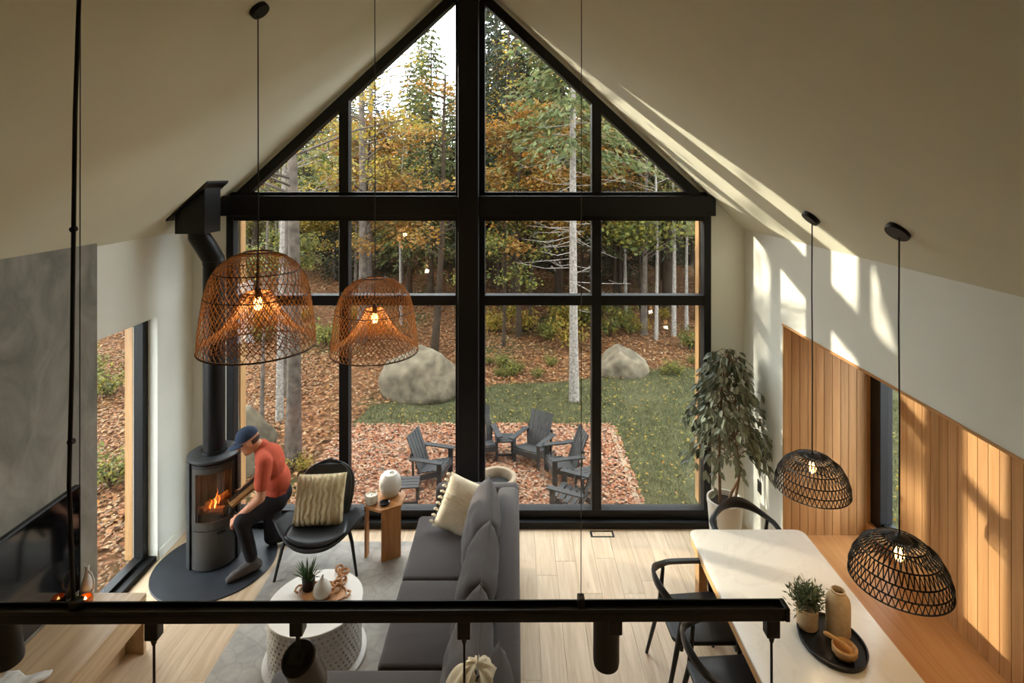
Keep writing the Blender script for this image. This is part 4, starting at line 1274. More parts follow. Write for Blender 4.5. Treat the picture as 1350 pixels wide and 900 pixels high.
def rattan_lamp(x, y, zrim, label, rz=0):
    t = empty('rattan_pendant', (x, y, zrim), rz, label, 'pendant lamp', 'rattan pendant lamps')
    outer = resample([(0.085, 0.60), (0.16, 0.575), (0.235, 0.52), (0.285, 0.44), (0.312, 0.34), (0.332, 0.20), (0.345, 0.08), (0.350, 0.0)], 26)
    sh = bell_net(MB(), outer, 54, 1.4, 0.0022).build('outer_weave', M['rattan'], t)
    sh['kind'] = 'stuff'
    inner = resample([(0.075, 0.345), (0.10, 0.30), (0.155, 0.20), (0.23, 0.11), (0.31, 0.055), (0.340, 0.04)], 20)
    i_ = bell_net(MB(), inner, 50, 1.25, 0.0022).build('inner_weave', M['rattan'], t)
    i_['kind'] = 'stuff'
    for rr, zz, r in ((0.085, 0.60, 0.006), (0.26, 0.485, 0.0035), (0.313, 0.335, 0.0035), (0.350, 0.0, 0.006)):
        hoop(rr, zz, r).build('hoop', M['rattandark'], t, smooth=True)
    hoop(0.075, 0.345, 0.004).build('inner_hoop', M['rattan'], t, smooth=True)
    for k in range(4):
        a = k * PI / 2 + 0.4
        pts = [(rr * math.cos(a), rr * math.sin(a), zz) for rr, zz in outer[:14]]
        MB().tube(pts, 0.003, 5).build('rib', M['rattandark'], t)
    zc = roof(x) - zrim
    MB().tube([(0, 0, 0.33), (0.002, 0, 0.9), (0.0, 0, zc - 0.02)], 0.004, 6).build('cord', M['cable'], t)
    bulb_parts(t, 0.24, 9)
    ceiling_canopy(t, x, zc, 0.065, -1)
    return t
rattan_lamp(-1.645, 3.63, 2.595, 'large rattan bell pendant nearer the stove, left of the two')
rattan_lamp(-1.155, 4.66, 2.24, 'rattan bell pendant hanging in front of the left window mullion', 0.5)

def black_lamp(x, y, zrim, label, rz=0):
    t = empty('woven_pendant', (x, y, zrim), rz, label, 'pendant lamp', 'black woven pendant lamps')
    R0 = 0.245
    hoops = [(0.055, 0.235), (0.125, 0.215), (0.19, 0.165), (0.225, 0.105), (0.242, 0.05), (0.245, 0.0)]
    hoops = [(r_ * R0 / 0.245, z_) for r_, z_ in hoops]
    cnt = [30, 44, 52, 52, 52]
    w_ = MB()
    for (ra, za), (rb, zb), n in zip(hoops, hoops[1:], cnt):
        for k in range(n):
            a0 = 2 * PI * k / n; a1 = 2 * PI * (k + 0.5) / n; a2 = 2 * PI * (k + 1) / n
            pa = Vector((ra * math.cos(a1), ra * math.sin(a1), za))
            for q in (a0, a2):
                w_.tube([pa, (rb * math.cos(q), rb * math.sin(q), zb)], 0.0033, 4, cap=False)
    o = w_.build('weave', M['weave'], t); o['kind'] = 'stuff'
    for rr, zz in hoops:
        hoop(rr, zz, 0.0045).build('hoop', M['weave'], t, smooth=True)
    MB().lathe([(0.02, 0.232), (0.055, 0.234), (0.05, 0.242), (0.018, 0.25)], n=20).build('cap', M['blackmetal'], t, smooth=True)
    zc = roof(x) - zrim
    MB().tube([(0, 0, 0.24), (0.003, 0.001, 0.9), (-0.002, 0.002, 1.4), (0.0, 0, zc - 0.02)], 0.0045, 6).build('cord', M['cable'], t, smooth=True)
    bulb_parts(t, 0.12, 6, 0.026)
    ceiling_canopy(t, x, zc, 0.065, 1)
    return t
black_lamp(2.11, 4.05, 1.455, 'black woven dome pendant over the far end of the table')
black_lamp(2.11, 3.13, 1.455, 'black woven dome pendant over the near part of the table', 0.3)

# ================================================================= TRACK LIGHT in front of the mezzanine
TY = 1.40
def tz(px): return H - ((807.5 - 4.5 * px / 1030.0) - CY) / F * TY
tk = empty('track_light', (0, TY, 0), 0, 'long black ceiling hung track rail with spotlights in front of the viewer', 'track light')
xe = (1031 - CX) / F * TY
xs = -1.9
za, zb = tz(CX + xs * F / TY), tz(1031)
# open channel: base and two side lips
for nm, w_, h_, dy_, dz_ in (('rail', 0.036, 0.022, 0, -0.006),):
    MB().bar((xs, 0, za + dz_), (xe, 0, zb + dz_), w_, h_).build(nm, M['track'], tk, bevel=0.002, seg=1)
for s_ in (-1, 1):
    MB().bar((xs, s_ * 0.0155, za + 0.009), (xe, s_ * 0.0155, zb + 0.009), 0.004, 0.010).build('rail_lip', M['track'], tk)
MB().box(xe, xe + 0.012, -0.019, 0.019, zb - 0.018, zb + 0.015).build('end_cap', M['track'], tk, bevel=0.002, seg=1)
def onrail(px): return Vector(((px - CX) / F * TY, 0, tz(px) - 0.017))
for px in (203, 612, 1017):
    p = onrail(px)
    ad_ = MB().box(p.x - 0.016, p.x + 0.016, -0.014, 0.014, p.z - 0.045, p.z).build('cord_adapter', M['track'], tk, bevel=0.002, seg=1)
    m_ = MB().tube([(p.x, 0, p.z - 0.045), (p.x, 0, p.z - 0.062)], [0.009, 0.005], 10)
    m_.tube([(p.x, 0, p.z - 0.06), (p.x + 0.001, 0, p.z - 0.35), (p.x, 0, p.z - 0.75)], 0.0032, 6)
    m_.build('pendant_cord', M['cable'], ad_)
# suspension wires with clips
for px, thick in ((766, 0.0011),):
    p = onrail(px)
    MB().box(p.x - 0.0085, p.x + 0.0085, -0.012, 0.012, p.z + 0.015, p.z + 0.052).build('wire_clip', M['wire'], tk, bevel=0.002, seg=1)
    MB().tube([(p.x, 0, p.z + 0.05), (p.x + 0.002, 0, roof(p.x) )], thick, 5).build('suspension_wire', M['wire'], tk)
pts = [W(97, 797, TY), W(91, 640, TY), W(95, 480, TY), W(97, 300, TY), W(99, 150, TY), W(104, 0, TY), W(110, -230, TY)]
pts = [Vector((p.x, 0, p.z)) for p in pts]
MB().tube(pts, [0.005] * 7, 8).build('power_cord', M['cable'], tk, smooth=True)
p = onrail(100)
MB().tube([(p.x, 0.012, p.z + 0.03), (p.x + 0.003, 0.012, roof(p.x))], 0.0013, 5).build('suspension_wire', M['cable'], tk)
MB().box(p.x - 0.012, p.x + 0.012, -0.012, 0.014, p.z + 0.01, p.z + 0.05).build('wire_clip', M['track'], tk, bevel=0.003, seg=1)
for px, py in ((94, 582), (97, 302)):
    q = W(px, py, TY); MB().tube([(q.x - 0.006, 0, q.z - 0.002), (q.x + 0.006, 0, q.z + 0.002)], 0.007, 8).build('cord_tie', M['cable'], tk)
# spotlights: each a cylinder on a small stem
def spot(px, tilt, turn, drop, back, dx_=0.0, r_=0.033):
    p = onrail(px)
    t = MB().box(p.x - 0.016 - dx_, p.x + 0.016 - dx_, -0.016, 0.016, p.z - 0.034, p.z).build('spot_adapter', M['track'], tk, bevel=0.002, seg=1)
    R_ = Matrix.Translation((p.x, back, p.z - drop)) @ Matrix.Rotation(turn, 4, 'Z') @ Matrix.Rotation(tilt, 4, 'X')
    MB().tube([(p.x - dx_, 0, p.z - 0.03), (p.x - dx_ * 0.5, back * 0.5, p.z - drop * 0.5 - 0.03), (p.x, back, p.z - drop - 0.02)], 0.006, 8).build('spot_stem', M['track'], t)
    prof = [(0.0, 0.0), (r_ - 0.004, 0.0), (r_, -0.004), (r_, -0.13), (r_ - 0.002, -0.14), (r_ - 0.006, -0.135), (r_ - 0.006, -0.11), (0.0, -0.11)]
    MB().lathe(prof, n=32, M=R_).build('spot_can', M['track'], t, smooth=True)
    return R_, t
spot(803, 0.0, 0.0, 0.014, 0.045, -0.014)
R_, t_ = spot(393, 0.50, -0.15, 0.095, 0.0, 0.0, 0.041)      # its rear turned up to the viewer
MB().box(-0.022, 0.016, -0.016, 0.016, 0.0, 0.001, R_).build('spec_plate', M['stovedoor'], t_)
spot(-22, 0.12, -0.3, 0.02, 0.05)

# ================================================================= PERSON kneeling at the stove
def capsule(bm, a, b, ra, rb, n=14, rings=5):
    """tapered rounded limb"""
    a = Vector(a); b = Vector(b); d = b - a; L_ = d.length
    d = d.normalized() if L_ > 1e-6 else Vector((0, 0, 1))
    u = d.orthogonal().normalized(); w_ = d.cross(u)
    rows = []
    for i in range(rings):
        t = PI / 2 * (1 - i / rings); rows.append((a - d * (ra * math.sin(t)), ra * math.cos(t)))
    for i in range(5):
        t = i / 4; rows.append((a + d * (L_ * t), ra + (rb - ra) * t))
    for i in range(1, rings + 1):
        t = PI / 2 * i / rings; rows.append((b + d * (rb * math.sin(t)), rb * math.cos(t)))
    vr = []
    for c, r_ in rows:
        r_ = max(r_, 1e-4)
        vr.append([bm.verts.new(c + u * (r_ * math.cos(2 * PI * k / n)) + w_ * (r_ * math.sin(2 * PI * k / n))) for k in range(n)])
    for i in range(len(vr) - 1):
        for k in range(n):
            l = (k + 1) % n
            bm.faces.new((vr[i][k], vr[i][l], vr[i + 1][l], vr[i + 1][k]))
    bm.faces.new(vr[0][::-1]); bm.faces.new(vr[-1])

def ellipsoid(bm, c, ax, R3=None, n=16):
    """ax: radii; R3: rotation"""
    R3 = R3 or Matrix.Identity(3)
    vr = []
    for i in range(1, n):
        t = PI * i / n
        vr.append([bm.verts.new(Vector(c) + R3 @ Vector((ax[0] * math.sin(t) * math.cos(2 * PI * k / n), ax[1] * math.sin(t) * math.sin(2 * PI * k / n), -ax[2] * math.cos(t)))) for k in range(n)])
    for i in range(len(vr) - 1):
        for k in range(n):
            l = (k + 1) % n
            bm.faces.new((vr[i][k], vr[i][l], vr[i + 1][l], vr[i + 1][k]))
    bm.faces.new(vr[0][::-1]); bm.faces.new(vr[-1])

def fused(name, fill, mat, parent, voxel, smooth=6):
    """fill(bm) adds overlapping volumes; they are fused into one continuous skin"""
    bm = bmesh.new(); fill(bm)
    bmesh.ops.recalc_face_normals(bm, faces=bm.faces)
    me = bpy.data.meshes.new(name + '_src'); bm.to_mesh(me); bm.free()
    o = bpy.data.objects.new(name + '_src', me); COL.objects.link(o)
    r_ = o.modifiers.new('fuse', 'REMESH'); r_.mode = 'VOXEL'; r_.voxel_size = voxel
    s_ = o.modifiers.new('soft', 'SMOOTH'); s_.factor = 0.5; s_.iterations = smooth
    dg = bpy.context.evaluated_depsgraph_get()
    res = bpy.data.meshes.new_from_object(o.evaluated_get(dg))
    res.name = name
    bpy.data.objects.remove(o); bpy.data.meshes.remove(me)
    res.materials.clear(); res.materials.append(mat)
    res.polygons.foreach_set('use_smooth', [True] * len(res.polygons))
    return add_obj(name, res, parent)

PB = Vector((-2.40, 5.50, 0.0))
def q(x, y, z): return Vector((x, y, z)) - PB
man = empty('person', PB, 0, 'person in coral shirt, navy cap and dark trousers kneeling at the stove', 'person')
hipL, hipR = q(-2.30, 5.47, 0.555), q(-2.40, 5.63, 0.55)
kneeL, ankL = q(-2.505, 5.20, 0.515), q(-2.435, 5.265, 0.105)
toeL = q(-2.585, 5.125, 0.05); heelL = q(-2.405, 5.30, 0.06)
kneeR, ankR = q(-2.43, 5.66, 0.085), q(-2.06, 5.80, 0.085)
toeR = q(-1.96, 5.83, 0.045)
pel = (hipL + hipR) / 2 + Vector((0, 0, 0.03))
belly = q(-2.325, 5.53, 0.74)
chest = q(-2.365, 5.475, 0.93)
neckb = q(-2.44, 5.455, 1.07)
shL, shR = q(-2.345, 5.30, 1.005), q(-2.50, 5.60, 1.005)
elL, wrL = q(-2.345, 5.225, 0.715), q(-2.555, 5.235, 0.535)
elR, wrR = q(-2.50, 5.66, 0.75), q(-2.615, 5.50, 0.665)
head = q(-2.545, 5.415, 1.155)
FW = Vector((-0.80, -0.40, -0.42)).normalized()         # where the face looks
SD = FW.cross(Vector((0, 0, 1))).normalized()           # to his right
UP = SD.cross(FW).normalized()
HR = Matrix((SD, FW, UP)).transposed()
def arms(bm, g=0.0, sleeves=False):
    for s_, e_, w_ in ((shL, elL, wrL), (shR, elR, wrR)):
        if sleeves:
            capsule(bm, s_, s_.lerp(e_, 0.62), 0.060 + g, 0.056 + g)
        else:
            capsule(bm, s_, e_, 0.052, 0.042); capsule(bm, e_, w_, 0.041, 0.028)
def torso(bm, g=0.0):
    up_ = (neckb - pel).normalized()
    side = (shL - shR).normalized(); fr_ = side.cross(up_).normalized()
    R3 = Matrix((side, fr_, up_)).transposed()
    ellipsoid(bm, pel + Vector((0, 0, 0.025)), (0.158 + g, 0.115 + g, 0.11 + g), R3)
    ellipsoid(bm, belly, (0.145 + g, 0.112 + g, 0.16 + g), R3)
    ellipsoid(bm, chest, (0.165 + g, 0.118 + g, 0.16 + g), R3)
    capsule(bm, shL.lerp(neckb, 0.1), shR.lerp(neckb, 0.1), 0.058 + g, 0.058 + g)
    capsule(bm, chest + Vector((0.01, 0, 0.06)), neckb, 0.09 + g, 0.058 + g * 0.5)
def legs(bm, g=0.0, cut=1.0):
    capsule(bm, hipL, kneeL, 0.085 + g, 0.058 + g); capsule(bm, kneeL, kneeL.lerp(ankL, cut), 0.056 + g, (0.056 + (0.040 - 0.056) * cut) + g)
    capsule(bm, hipR, kneeR + Vector((0, 0, 0.03)), 0.085 + g, 0.058 + g); capsule(bm, kneeR, kneeR.lerp(ankR, cut), 0.056 + g, 0.042 + g)
def feet(bm, g=0.0, which=3):
    if which & 2: capsule(bm, ankR, toeR, 0.036 + g, 0.03 + g)
    if not which & 1: return
    capsule(bm, ankL + Vector((0.0, 0, 0.0)), heelL, 0.038 + g, 0.038 + g)
    capsule(bm, heelL, toeL + Vector((0.03, 0.03, 0.0)), 0.038 + g, 0.036 + g); capsule(bm, toeL + Vector((0.03, 0.03, 0)), toeL - Vector((0, 0, 0.012)), 0.034 + g, 0.024 + g)
    capsule(bm, ankL, toeL + Vector((0.035, 0.03, 0.005)), 0.036 + g, 0.03 + g)
def hand(bm, wr, fdir, thumb, curl):
    """palm with four fingers and a thumb"""
    fdir = fdir.normalized(); thumb = (thumb - fdir * thumb.dot(fdir)).normalized(); nrm = fdir.cross(thumb).normalized() * curl
    for k in range(4):
        o_ = thumb * (0.028 - 0.019 * k)
        capsule(bm, wr + o_ * 0.5, wr + fdir * 0.085 + o_, 0.016, 0.0125, 8, 3)
        l_ = (0.034, 0.039, 0.036, 0.028)[k]
        a_ = wr + fdir * 0.085 + o_
        b_ = a_ + fdir * l_ * 0.8 + nrm * l_ * 0.55
        c_ = b_ + fdir * l_ * 0.25 + nrm * l_ * 0.85
        capsule(bm, a_, b_, 0.0100, 0.0090, 8, 3); capsule(bm, b_, c_, 0.0090, 0.0080, 8, 3)
    t0 = wr + fdir * 0.025 + thumb * 0.022
    t1 = t0 + fdir * 0.03 + thumb * 0.032 + nrm * 0.012
    t2 = t1 + fdir * 0.032 + thumb * 0.004 + nrm * 0.016
    capsule(bm, t0, t1, 0.0145, 0.0115, 8, 3); capsule(bm, t1, t2, 0.0112, 0.009, 8, 3)
def head_f(bm):
    ellipsoid(bm, head + UP * 0.015 - FW * 0.008, (0.076, 0.096, 0.095), HR)         # skull
    ellipsoid(bm, head + FW * 0.028 - UP * 0.05, (0.058, 0.062, 0.075), HR)          # face, jaw
    capsule(bm, head + FW * 0.088 + UP * 0.008, head + FW * 0.112 - UP * 0.025, 0.009, 0.014, 8, 3)   # nose
    capsule(bm, head + FW * 0.06 - UP * 0.105, head + FW * 0.068 - UP * 0.10, 0.022, 0.02, 8, 3)      # chin
    capsule(bm, head + FW * 0.084 - UP * 0.058 + SD * 0.018, head + FW * 0.084 - UP * 0.058 - SD * 0.018, 0.008, 0.008, 8, 3)   # lips
    capsule(bm, head + FW * 0.08 + UP * 0.02 + SD * 0.03, head + FW * 0.08 + UP * 0.02 - SD * 0.03, 0.012, 0.012, 8, 3)         # brow
    for s_ in (-1, 1):
        ellipsoid(bm, head + SD * (0.078 * s_) - FW * 0.006 - UP * 0.012, (0.010, 0.020, 0.032), HR, 10)   # ears
    capsule(bm, neckb, head - UP * 0.03 - FW * 0.02, 0.056, 0.052)
def body_f(bm):
    torso(bm); arms(bm); legs(bm); feet(bm); head_f(bm)
    hand(bm, wrL, (wrL - elL), Vector((-0.3, 0.7, 0.4)), 1)
    hand(bm, wrR, Vector((-0.75, -0.25, -0.35)), Vector((0.2, -0.9, 0.3)), 1)
fused('body', body_f, M['skin'], man, 0.0055, 3)
def shirt_f(bm):
    torso(bm, 0.016); arms(bm, 0.014, True)
sh = fused('shirt', shirt_f, M['shirt'], man, 0.009, 5)
def pants_f(bm):
    legs(bm, 0.014, 0.86)
    ellipsoid(bm, pel, (0.165, 0.135, 0.12), None)
    capsule(bm, hipL, hipR, 0.105, 0.105)
fused('trousers', pants_f, M['pants'], man, 0.010, 5)
def sock_l(bm):
    feet(bm, 0.006, 1); capsule(bm, kneeL.lerp(ankL, 0.7), ankL, 0.048, 0.046)
def sock_r(bm):
    feet(bm, 0.006, 2); capsule(bm, kneeR.lerp(ankR, 0.75), ankR, 0.048, 0.044)
fused('sock', sock_l, M['sock'], man, 0.008, 4)
fused('sock', sock_r, M['sock'], man, 0.008, 4)
# cap: crown and brim
cpo = Matrix.Translation(head + UP * 0.038 - FW * 0.004) @ HR.to_4x4()
prof = [(1.0, 0.0)] + [(math.cos(t * PI / 2 / 8), math.sin(t * PI / 2 / 8)) for t in range(1, 9)]
m = MB().lathe([(0.092 * r_, 0.098 * z_) for r_, z_ in prof], n=32, sx=0.96, sy=1.16, M=cpo)
cap = m.build('cap', M['cap'], man, smooth=True)
vsx = []
nb = 16
for i in range(nb + 1):
    a = math.radians(28 + 124 * i / nb)
    for j in range(5):
        t = j / 4
        r0 = 0.092
        ext = 0.078 * math.sin(PI * (i / nb)) ** 0.45
        x_ = (r0 * 0.96) * math.cos(a) * (1 + 0.05 * t); y_ = (r0 * 1.16) * math.sin(a) + ext * t
        z_ = 0.004 - 0.025 * t * 0.6 - 0.020 * (math.cos(a) ** 2)
        vsx.append(cpo @ Vector((x_, y_, z_)))
fsx = [(i * 5 + j, (i + 1) * 5 + j, (i + 1) * 5 + j + 1, i * 5 + j + 1) for i in range(nb) for j in range(4)]
b_ = MB().add(vsx, fsx).build('brim', M['cap'], cap, smooth=True)
md = b_.modifiers.new('thick', 'SOLIDIFY'); md.thickness = 0.005
def hair_f(bm):
    ellipsoid(bm, head - FW * 0.026 - UP * 0.004, (0.0775, 0.080, 0.052), HR)
fused('hair', hair_f, M['hair'], man, 0.008, 2)
for s_ in (-1, 1):
    bm_ = MB().lathe([(0.002, -0.006), (0.008, -0.003), (0.009, 0.0), (0.008, 0.003), (0.002, 0.006)], n=10, M=Matrix.Translation(head + FW * 0.082 + UP * 0.0 + SD * 0.03 * s_) @ HR.to_4x4() @ Matrix.Rotation(PI / 2, 4, 'X'))
    bm_.build('eye', M['hair'], man, smooth=True)
# small white print on the chest
side = (shL - shR).normalized(); up_ = (neckb - pel).normalized(); fr_ = side.cross(up_).normalized()
m = MB().lathe([(0.002, 0.0), (0.016, 0.001), (0.014, 0.004), (0.002, 0.005)], n=10, M=Matrix.Translation(chest + fr_ * 0.128 + side * 0.06 + up_ * 0.03) @ fr_.to_track_quat('Z', 'Y').to_matrix().to_4x4())
m.build('chest_print', M['whiteprint'], man, smooth=True)
# log held across to the stove
lg = empty('firewood_log', (0, 0, 0), 0, 'split log held by the kneeling person at the stove', 'log')
a_ = Vector((-2.46, 5.47, 0.76)); b_ = Vector((-2.685, 5.36, 0.59))
dl = (b_ - a_)
lg.location = a_
prof = []
u_ = dl.normalized().orthogonal().normalized(); v_ = dl.normalized().cross(u_)
ring = [(0.050, 0.0), (0.042, 0.03), (0.01, 0.048), (-0.03, 0.035), (-0.046, -0.005), (-0.02, -0.04), (0.028, -0.036)]
vsx = []
for t in (0.0, 0.33, 0.66, 1.0):
    for x_, y_ in ring:
        vsx.append(dl * t + u_ * (x_ * (1 + 0.08 * math.sin(9 * t))) + v_ * y_)
n = len(ring)
fsx = [(i * n + k, i * n + (k + 1) % n, (i + 1) * n + (k + 1) % n, (i + 1) * n + k) for i in range(3) for k in range(n)]
fsx += [tuple(range(n - 1, -1, -1)), tuple(3 * n + k for k in range(n))]
MB().add(vsx, fsx).build('split_wood', M['logwood'], lg)
vsx2 = [dl * t + u_ * (x_ * 1.03) + v_ * (y_ * 1.03) for t in (0.02, 0.98) for x_, y_ in ring[2:5]]
MB().add(vsx2, [(0, 1, 4, 3), (1, 2, 5, 4)]).build('bark', M['barkdark'], lg)

# ================================================================= OUTSIDE
GZ = -0.5
def gz(x, y):
    """lie of the land: level by the house, rising into the wood"""
    r_ = max(0.0, y - 12.5)
    l_ = max(0.0, -x - 5.0)
    return GZ + 0.0075 * r_ ** 1.45 + 0.012 * l_ ** 1.5 + 0.05 * math.sin(0.9 * x + 0.4 * y) * min(1, r_ / 3 + l_ / 3)
nx, ny = 90, 70
vsx, fsx = [], []
for i in range(nx + 1):
    for j in range(ny + 1):
        x_ = -45 + 90 * i / nx; y_ = -2 + 72 * (j / ny) ** 1.3
        inside = (XL - 0.3 < x_ < XR + 1.0 and y_ < YW + 0.3)
        vsx.append((x_, y_, gz(x_, y_) - (0.4 if inside else 0)))
fsx = [(i * (ny + 1) + j, (i + 1) * (ny + 1) + j, (i + 1) * (ny + 1) + j + 1, i * (ny + 1) + j + 1) for i in range(nx) for j in range(ny)]
tag(MB().add(vsx, fsx).build('ground', M['ground'], None, smooth=True, angle=80), 'leaf covered forest ground outside the house', kind='structure')
# patio of pale gravel, lawn
PX0, PX1, PY1 = -2.75, 1.55, 9.35
tag(MB().box(PX0, PX1, YW + 0.25, PY1, GZ - 0.1, GZ + 0.02).build('patio', M['gravel']), 'pale gravel patio under fallen leaves', kind='structure')
lp = [(PX1, YW + 0.25), (9, YW + 0.25), (9, 11.2), (7, 12.0), (4.5, 12.3), (2.6, 12.1), (1.2, 11.4), (-0.2, 11.3), (-1.4, 10.9), (-2.6, 10.2), (-2.75, PY1), (PX1, PY1)]
tag(MB().slab(lp, GZ - 0.1, GZ + 0.015).build('lawn', M['lawn']), 'mown green lawn between the patio and the wood', kind='structure')
def inpoly(x_, y_, P):
    c = False
    for (x0, y0), (x1, y1) in zip(P, P[1:] + P[:1]):
        if (y0 > y_) != (y1 > y_) and x_ < (x1 - x0) * (y_ - y0) / (y1 - y0) + x0: c = not c
    return c
# stone kerb along the patio's lawn side
kr = empty('patio_kerb', (PX1, YW + 0.3, GZ), 0, 'pale stone kerb between leafy patio and lawn', 'kerb')
ks = MB().box(-0.04, 0.04, 0.004, 0.236, 0.0, 0.05).mesh('kerb_stone', M['firering'], bevel=0.006, seg=1)
for k in range(12):
    o = add_obj('kerb_stone', ks, kr, (random.uniform(-0.008, 0.008), 0.25 * k, 0.0)); o.rotation_euler = (0, 0, random.uniform(-0.04, 0.04))

# grass
R2 = np.random.RandomState(21)
pts = []
while len(pts) < 60000:
    x_ = R2.uniform(-2.8, 7.0); y_ = R2.uniform(YW + 0.3, 12.4)
    if inpoly(x_, y_, lp): pts.append((x_, y_, GZ + 0.015))
P = np.array(pts)
n = len(P)
a = R2.uniform(0, 2 * PI, n); hgt = R2.uniform(0.025, 0.07, n); lean = R2.normal(0, 0.025, (n, 2))
wv = np.stack([np.cos(a), np.sin(a), np.zeros(n)], 1) * 0.0045
tip = P + np.concatenate([lean, hgt[:, None]], 1)
tag(add_obj('grass', quads_mesh('grass', np.stack([P - wv, P + wv, tip], 1), M['grass'], 3)), 'short green grass blades covering the lawn', 'grass', kind='stuff')
# fallen leaves
def litter(name, n, box, size, mat, label, test=None, z0=0.03):
    pts = []
    while len(pts) < n:
        x_ = R2.uniform(box[0], box[1]); y_ = box[2] + (box[3] - box[2]) * R2.uniform() ** 1.2
        if test and not test(x_, y_): continue
        pts.append((x_, y_, gz(x_, y_) + z0 + R2.uniform(0, 0.03)))
    V = leaf_quads(np.array(pts), size, size * 0.7, R2, flat=0.72)
    return tag(add_obj(name, quads_mesh(name, V, mat)), label, 'leaves', kind='stuff')
litter('patio_leaves', 21000, (PX0 - 0.1, PX1 + 0.08, YW + 0.3, PY1 + 0.1), 0.062, M['litter_red'], 'thick layer of orange and pink fallen leaves on the patio')
litter('forest_leaves', 70000, (-13, 9, YW + 0.3, 24), 0.08, M['litter'], 'brown and orange fallen leaves on the forest floor', lambda x_, y_: not inpoly(x_, y_, lp) and not (PX0 < x_ < PX1 and y_ < PY1))
litter('side_leaves', 26000, (-11, XL - 0.5, 2.5, 13), 0.068, M['litter'], 'fallen leaves on the slope outside the side window')
litter('lawn_leaves', 1300, (-2.6, 6, 6.4, 12.2), 0.055, M['leaf_gold'], 'scattered yellow leaves lying on the lawn', lambda x_, y_: inpoly(x_, y_, lp), 0.07)

# boulders
def boulder(name, loc, size, label, seed, ridge=0.0):
    bm = bmesh.new()
    bmesh.ops.create_icosphere(bm, subdivisions=4, radius=1.0)
    rr = random.Random(seed)
    pl_ = [(Vector((rr.uniform(-1, 1), rr.uniform(-1, 1), rr.uniform(-0.5, 1))).normalized(), rr.uniform(0.66, 0.90)) for _ in range(12)]
    for v in bm.verts:
        p = v.co.copy()
        for nrm, d in pl_:
            k = p.dot(nrm) - d
            if k > 0: p -= nrm * (k * 0.93)
        p *= 1 + 0.03 * math.sin(5 * p.x + seed) * math.cos(4 * p.y - seed)
        p *= 1 + 0.018 * math.sin(13 * p.x + 7 * p.z + seed) + 0.014 * math.sin(17 * p.y - 11 * p.z)
        p.x += ridge * p.z
        v.co = Vector((p.x * size[0], p.y * size[1], p.z * size[2]))
    me = bpy.data.meshes.new(name); bm.to_mesh(me); bm.free()
    me.polygons.foreach_set('use_smooth', [True] * len(me.polygons))
    me.materials.append(M['boulder'])
    return tag(add_obj(name, me, None, loc), label, 'boulder')
boulder('boulder', (-1.78, 10.75, GZ + 0.34), (0.80, 0.60, 0.60), 'large round grey boulder left of the black post', 4)
boulder('boulder', (2.20, 11.9, GZ + 0.12), (0.60, 0.5, 0.48), 'pale domed boulder at the edge of the lawn on the right', 9)
boulder('boulder', (-3.86, 8.2, GZ + 0.2), (0.40, 0.5, 0.62), 'pale boulder behind the kneeling person', 14)

# fire pit
fp = empty('fire_pit', (-0.25, 7.52, GZ + 0.02), 0, 'round pale concrete fire ring on the leafy patio', 'fire pit')
MB().lathe([(0.21, 0.0), (0.25, 0.0), (0.26, 0.02), (0.26, 0.17), (0.252, 0.18), (0.208, 0.18), (0.20, 0.17), (0.20, 0.04)], n=40, closed=True).build('ring', M['firering'], fp, smooth=True)
MB().lathe([(0.0, 0.05), (0.20, 0.06)], n=24).build('ash_bed', M['ash'], fp)

# garden chairs
def make_adk():
    t = empty('garden_chair'); t['category'] = 'chair'; t['group'] = 'black slatted garden chairs'
    # faces -y
    for k in range(5):
        x_ = -0.20 + 0.10 * k
        top = 0.93 - 0.0 * abs(k - 2)
        MB().bar((x_, 0.10, 0.24), (x_ * 1.12, 0.36, top), 0.018 if False else 0.092, 0.02, up=(0, 1, 0.4)).build('back_slat', M['adk'], t)
    for k in range(5):
        y_ = -0.36 + 0.105 * k
        MB().box(-0.26, 0.26, y_, y_ + 0.092, 0.355 - 0.028 * k, 0.375 - 0.028 * k).build('seat_slat', M['adk'], t)
    for s_ in (-1, 1):
        MB().box(s_ * 0.33 - 0.06, s_ * 0.33 + 0.06, -0.42, 0.26, 0.535, 0.557).build('arm', M['adk'], t)
        MB().box(s_ * 0.29 - 0.012, s_ * 0.29 + 0.012, -0.39, -0.29, 0.0, 0.535).build('front_leg', M['adk'], t)
        MB().bar((s_ * 0.265, -0.38, 0.32), (s_ * 0.265, 0.42, 0.05), 0.022, 0.10).build('side_rail', M['adk'], t)
        MB().bar((s_ * 0.29, 0.22, 0.535), (s_ * 0.27, 0.22, 0.10), 0.022, 0.06).build('rear_leg', M['adk'], t)
    MB().box(-0.30, 0.30, 0.255, 0.275, 0.56, 0.63).build('back_rail', M['adk'], t)
    MB().box(-0.28, 0.28, -0.385, -0.365, 0.24, 0.35).build('front_apron', M['adk'], t)
    t.scale = (0.68, 0.68, 0.68)
    return t
adk = make_adk()
for k, (x_, y_, fx, fy, lab) in enumerate([
        (-1.18, 7.75, 1.0, -0.28, 'black slatted garden chair left of the window post'),
        (0.27, 8.28, -0.50, -0.80, 'black slatted garden chair at the back, facing the fire ring'),
        (0.70, 7.82, -0.95, -0.22, 'black slatted garden chair by the right mullion'),
        (0.74, 6.98, -0.90, 0.45, 'black slatted garden chair lowest in the window, near the sill'),
        (-0.52, 8.42, 0.25, -0.95, 'black slatted garden chair mostly hidden by the window post')]):
    o = adk if k == 0 else copy_tree(adk)
    o.location = (x_, y_, GZ + 0.02); o.rotation_euler = (0, 0, math.atan2(fy, fx) + PI / 2); o['label'] = lab
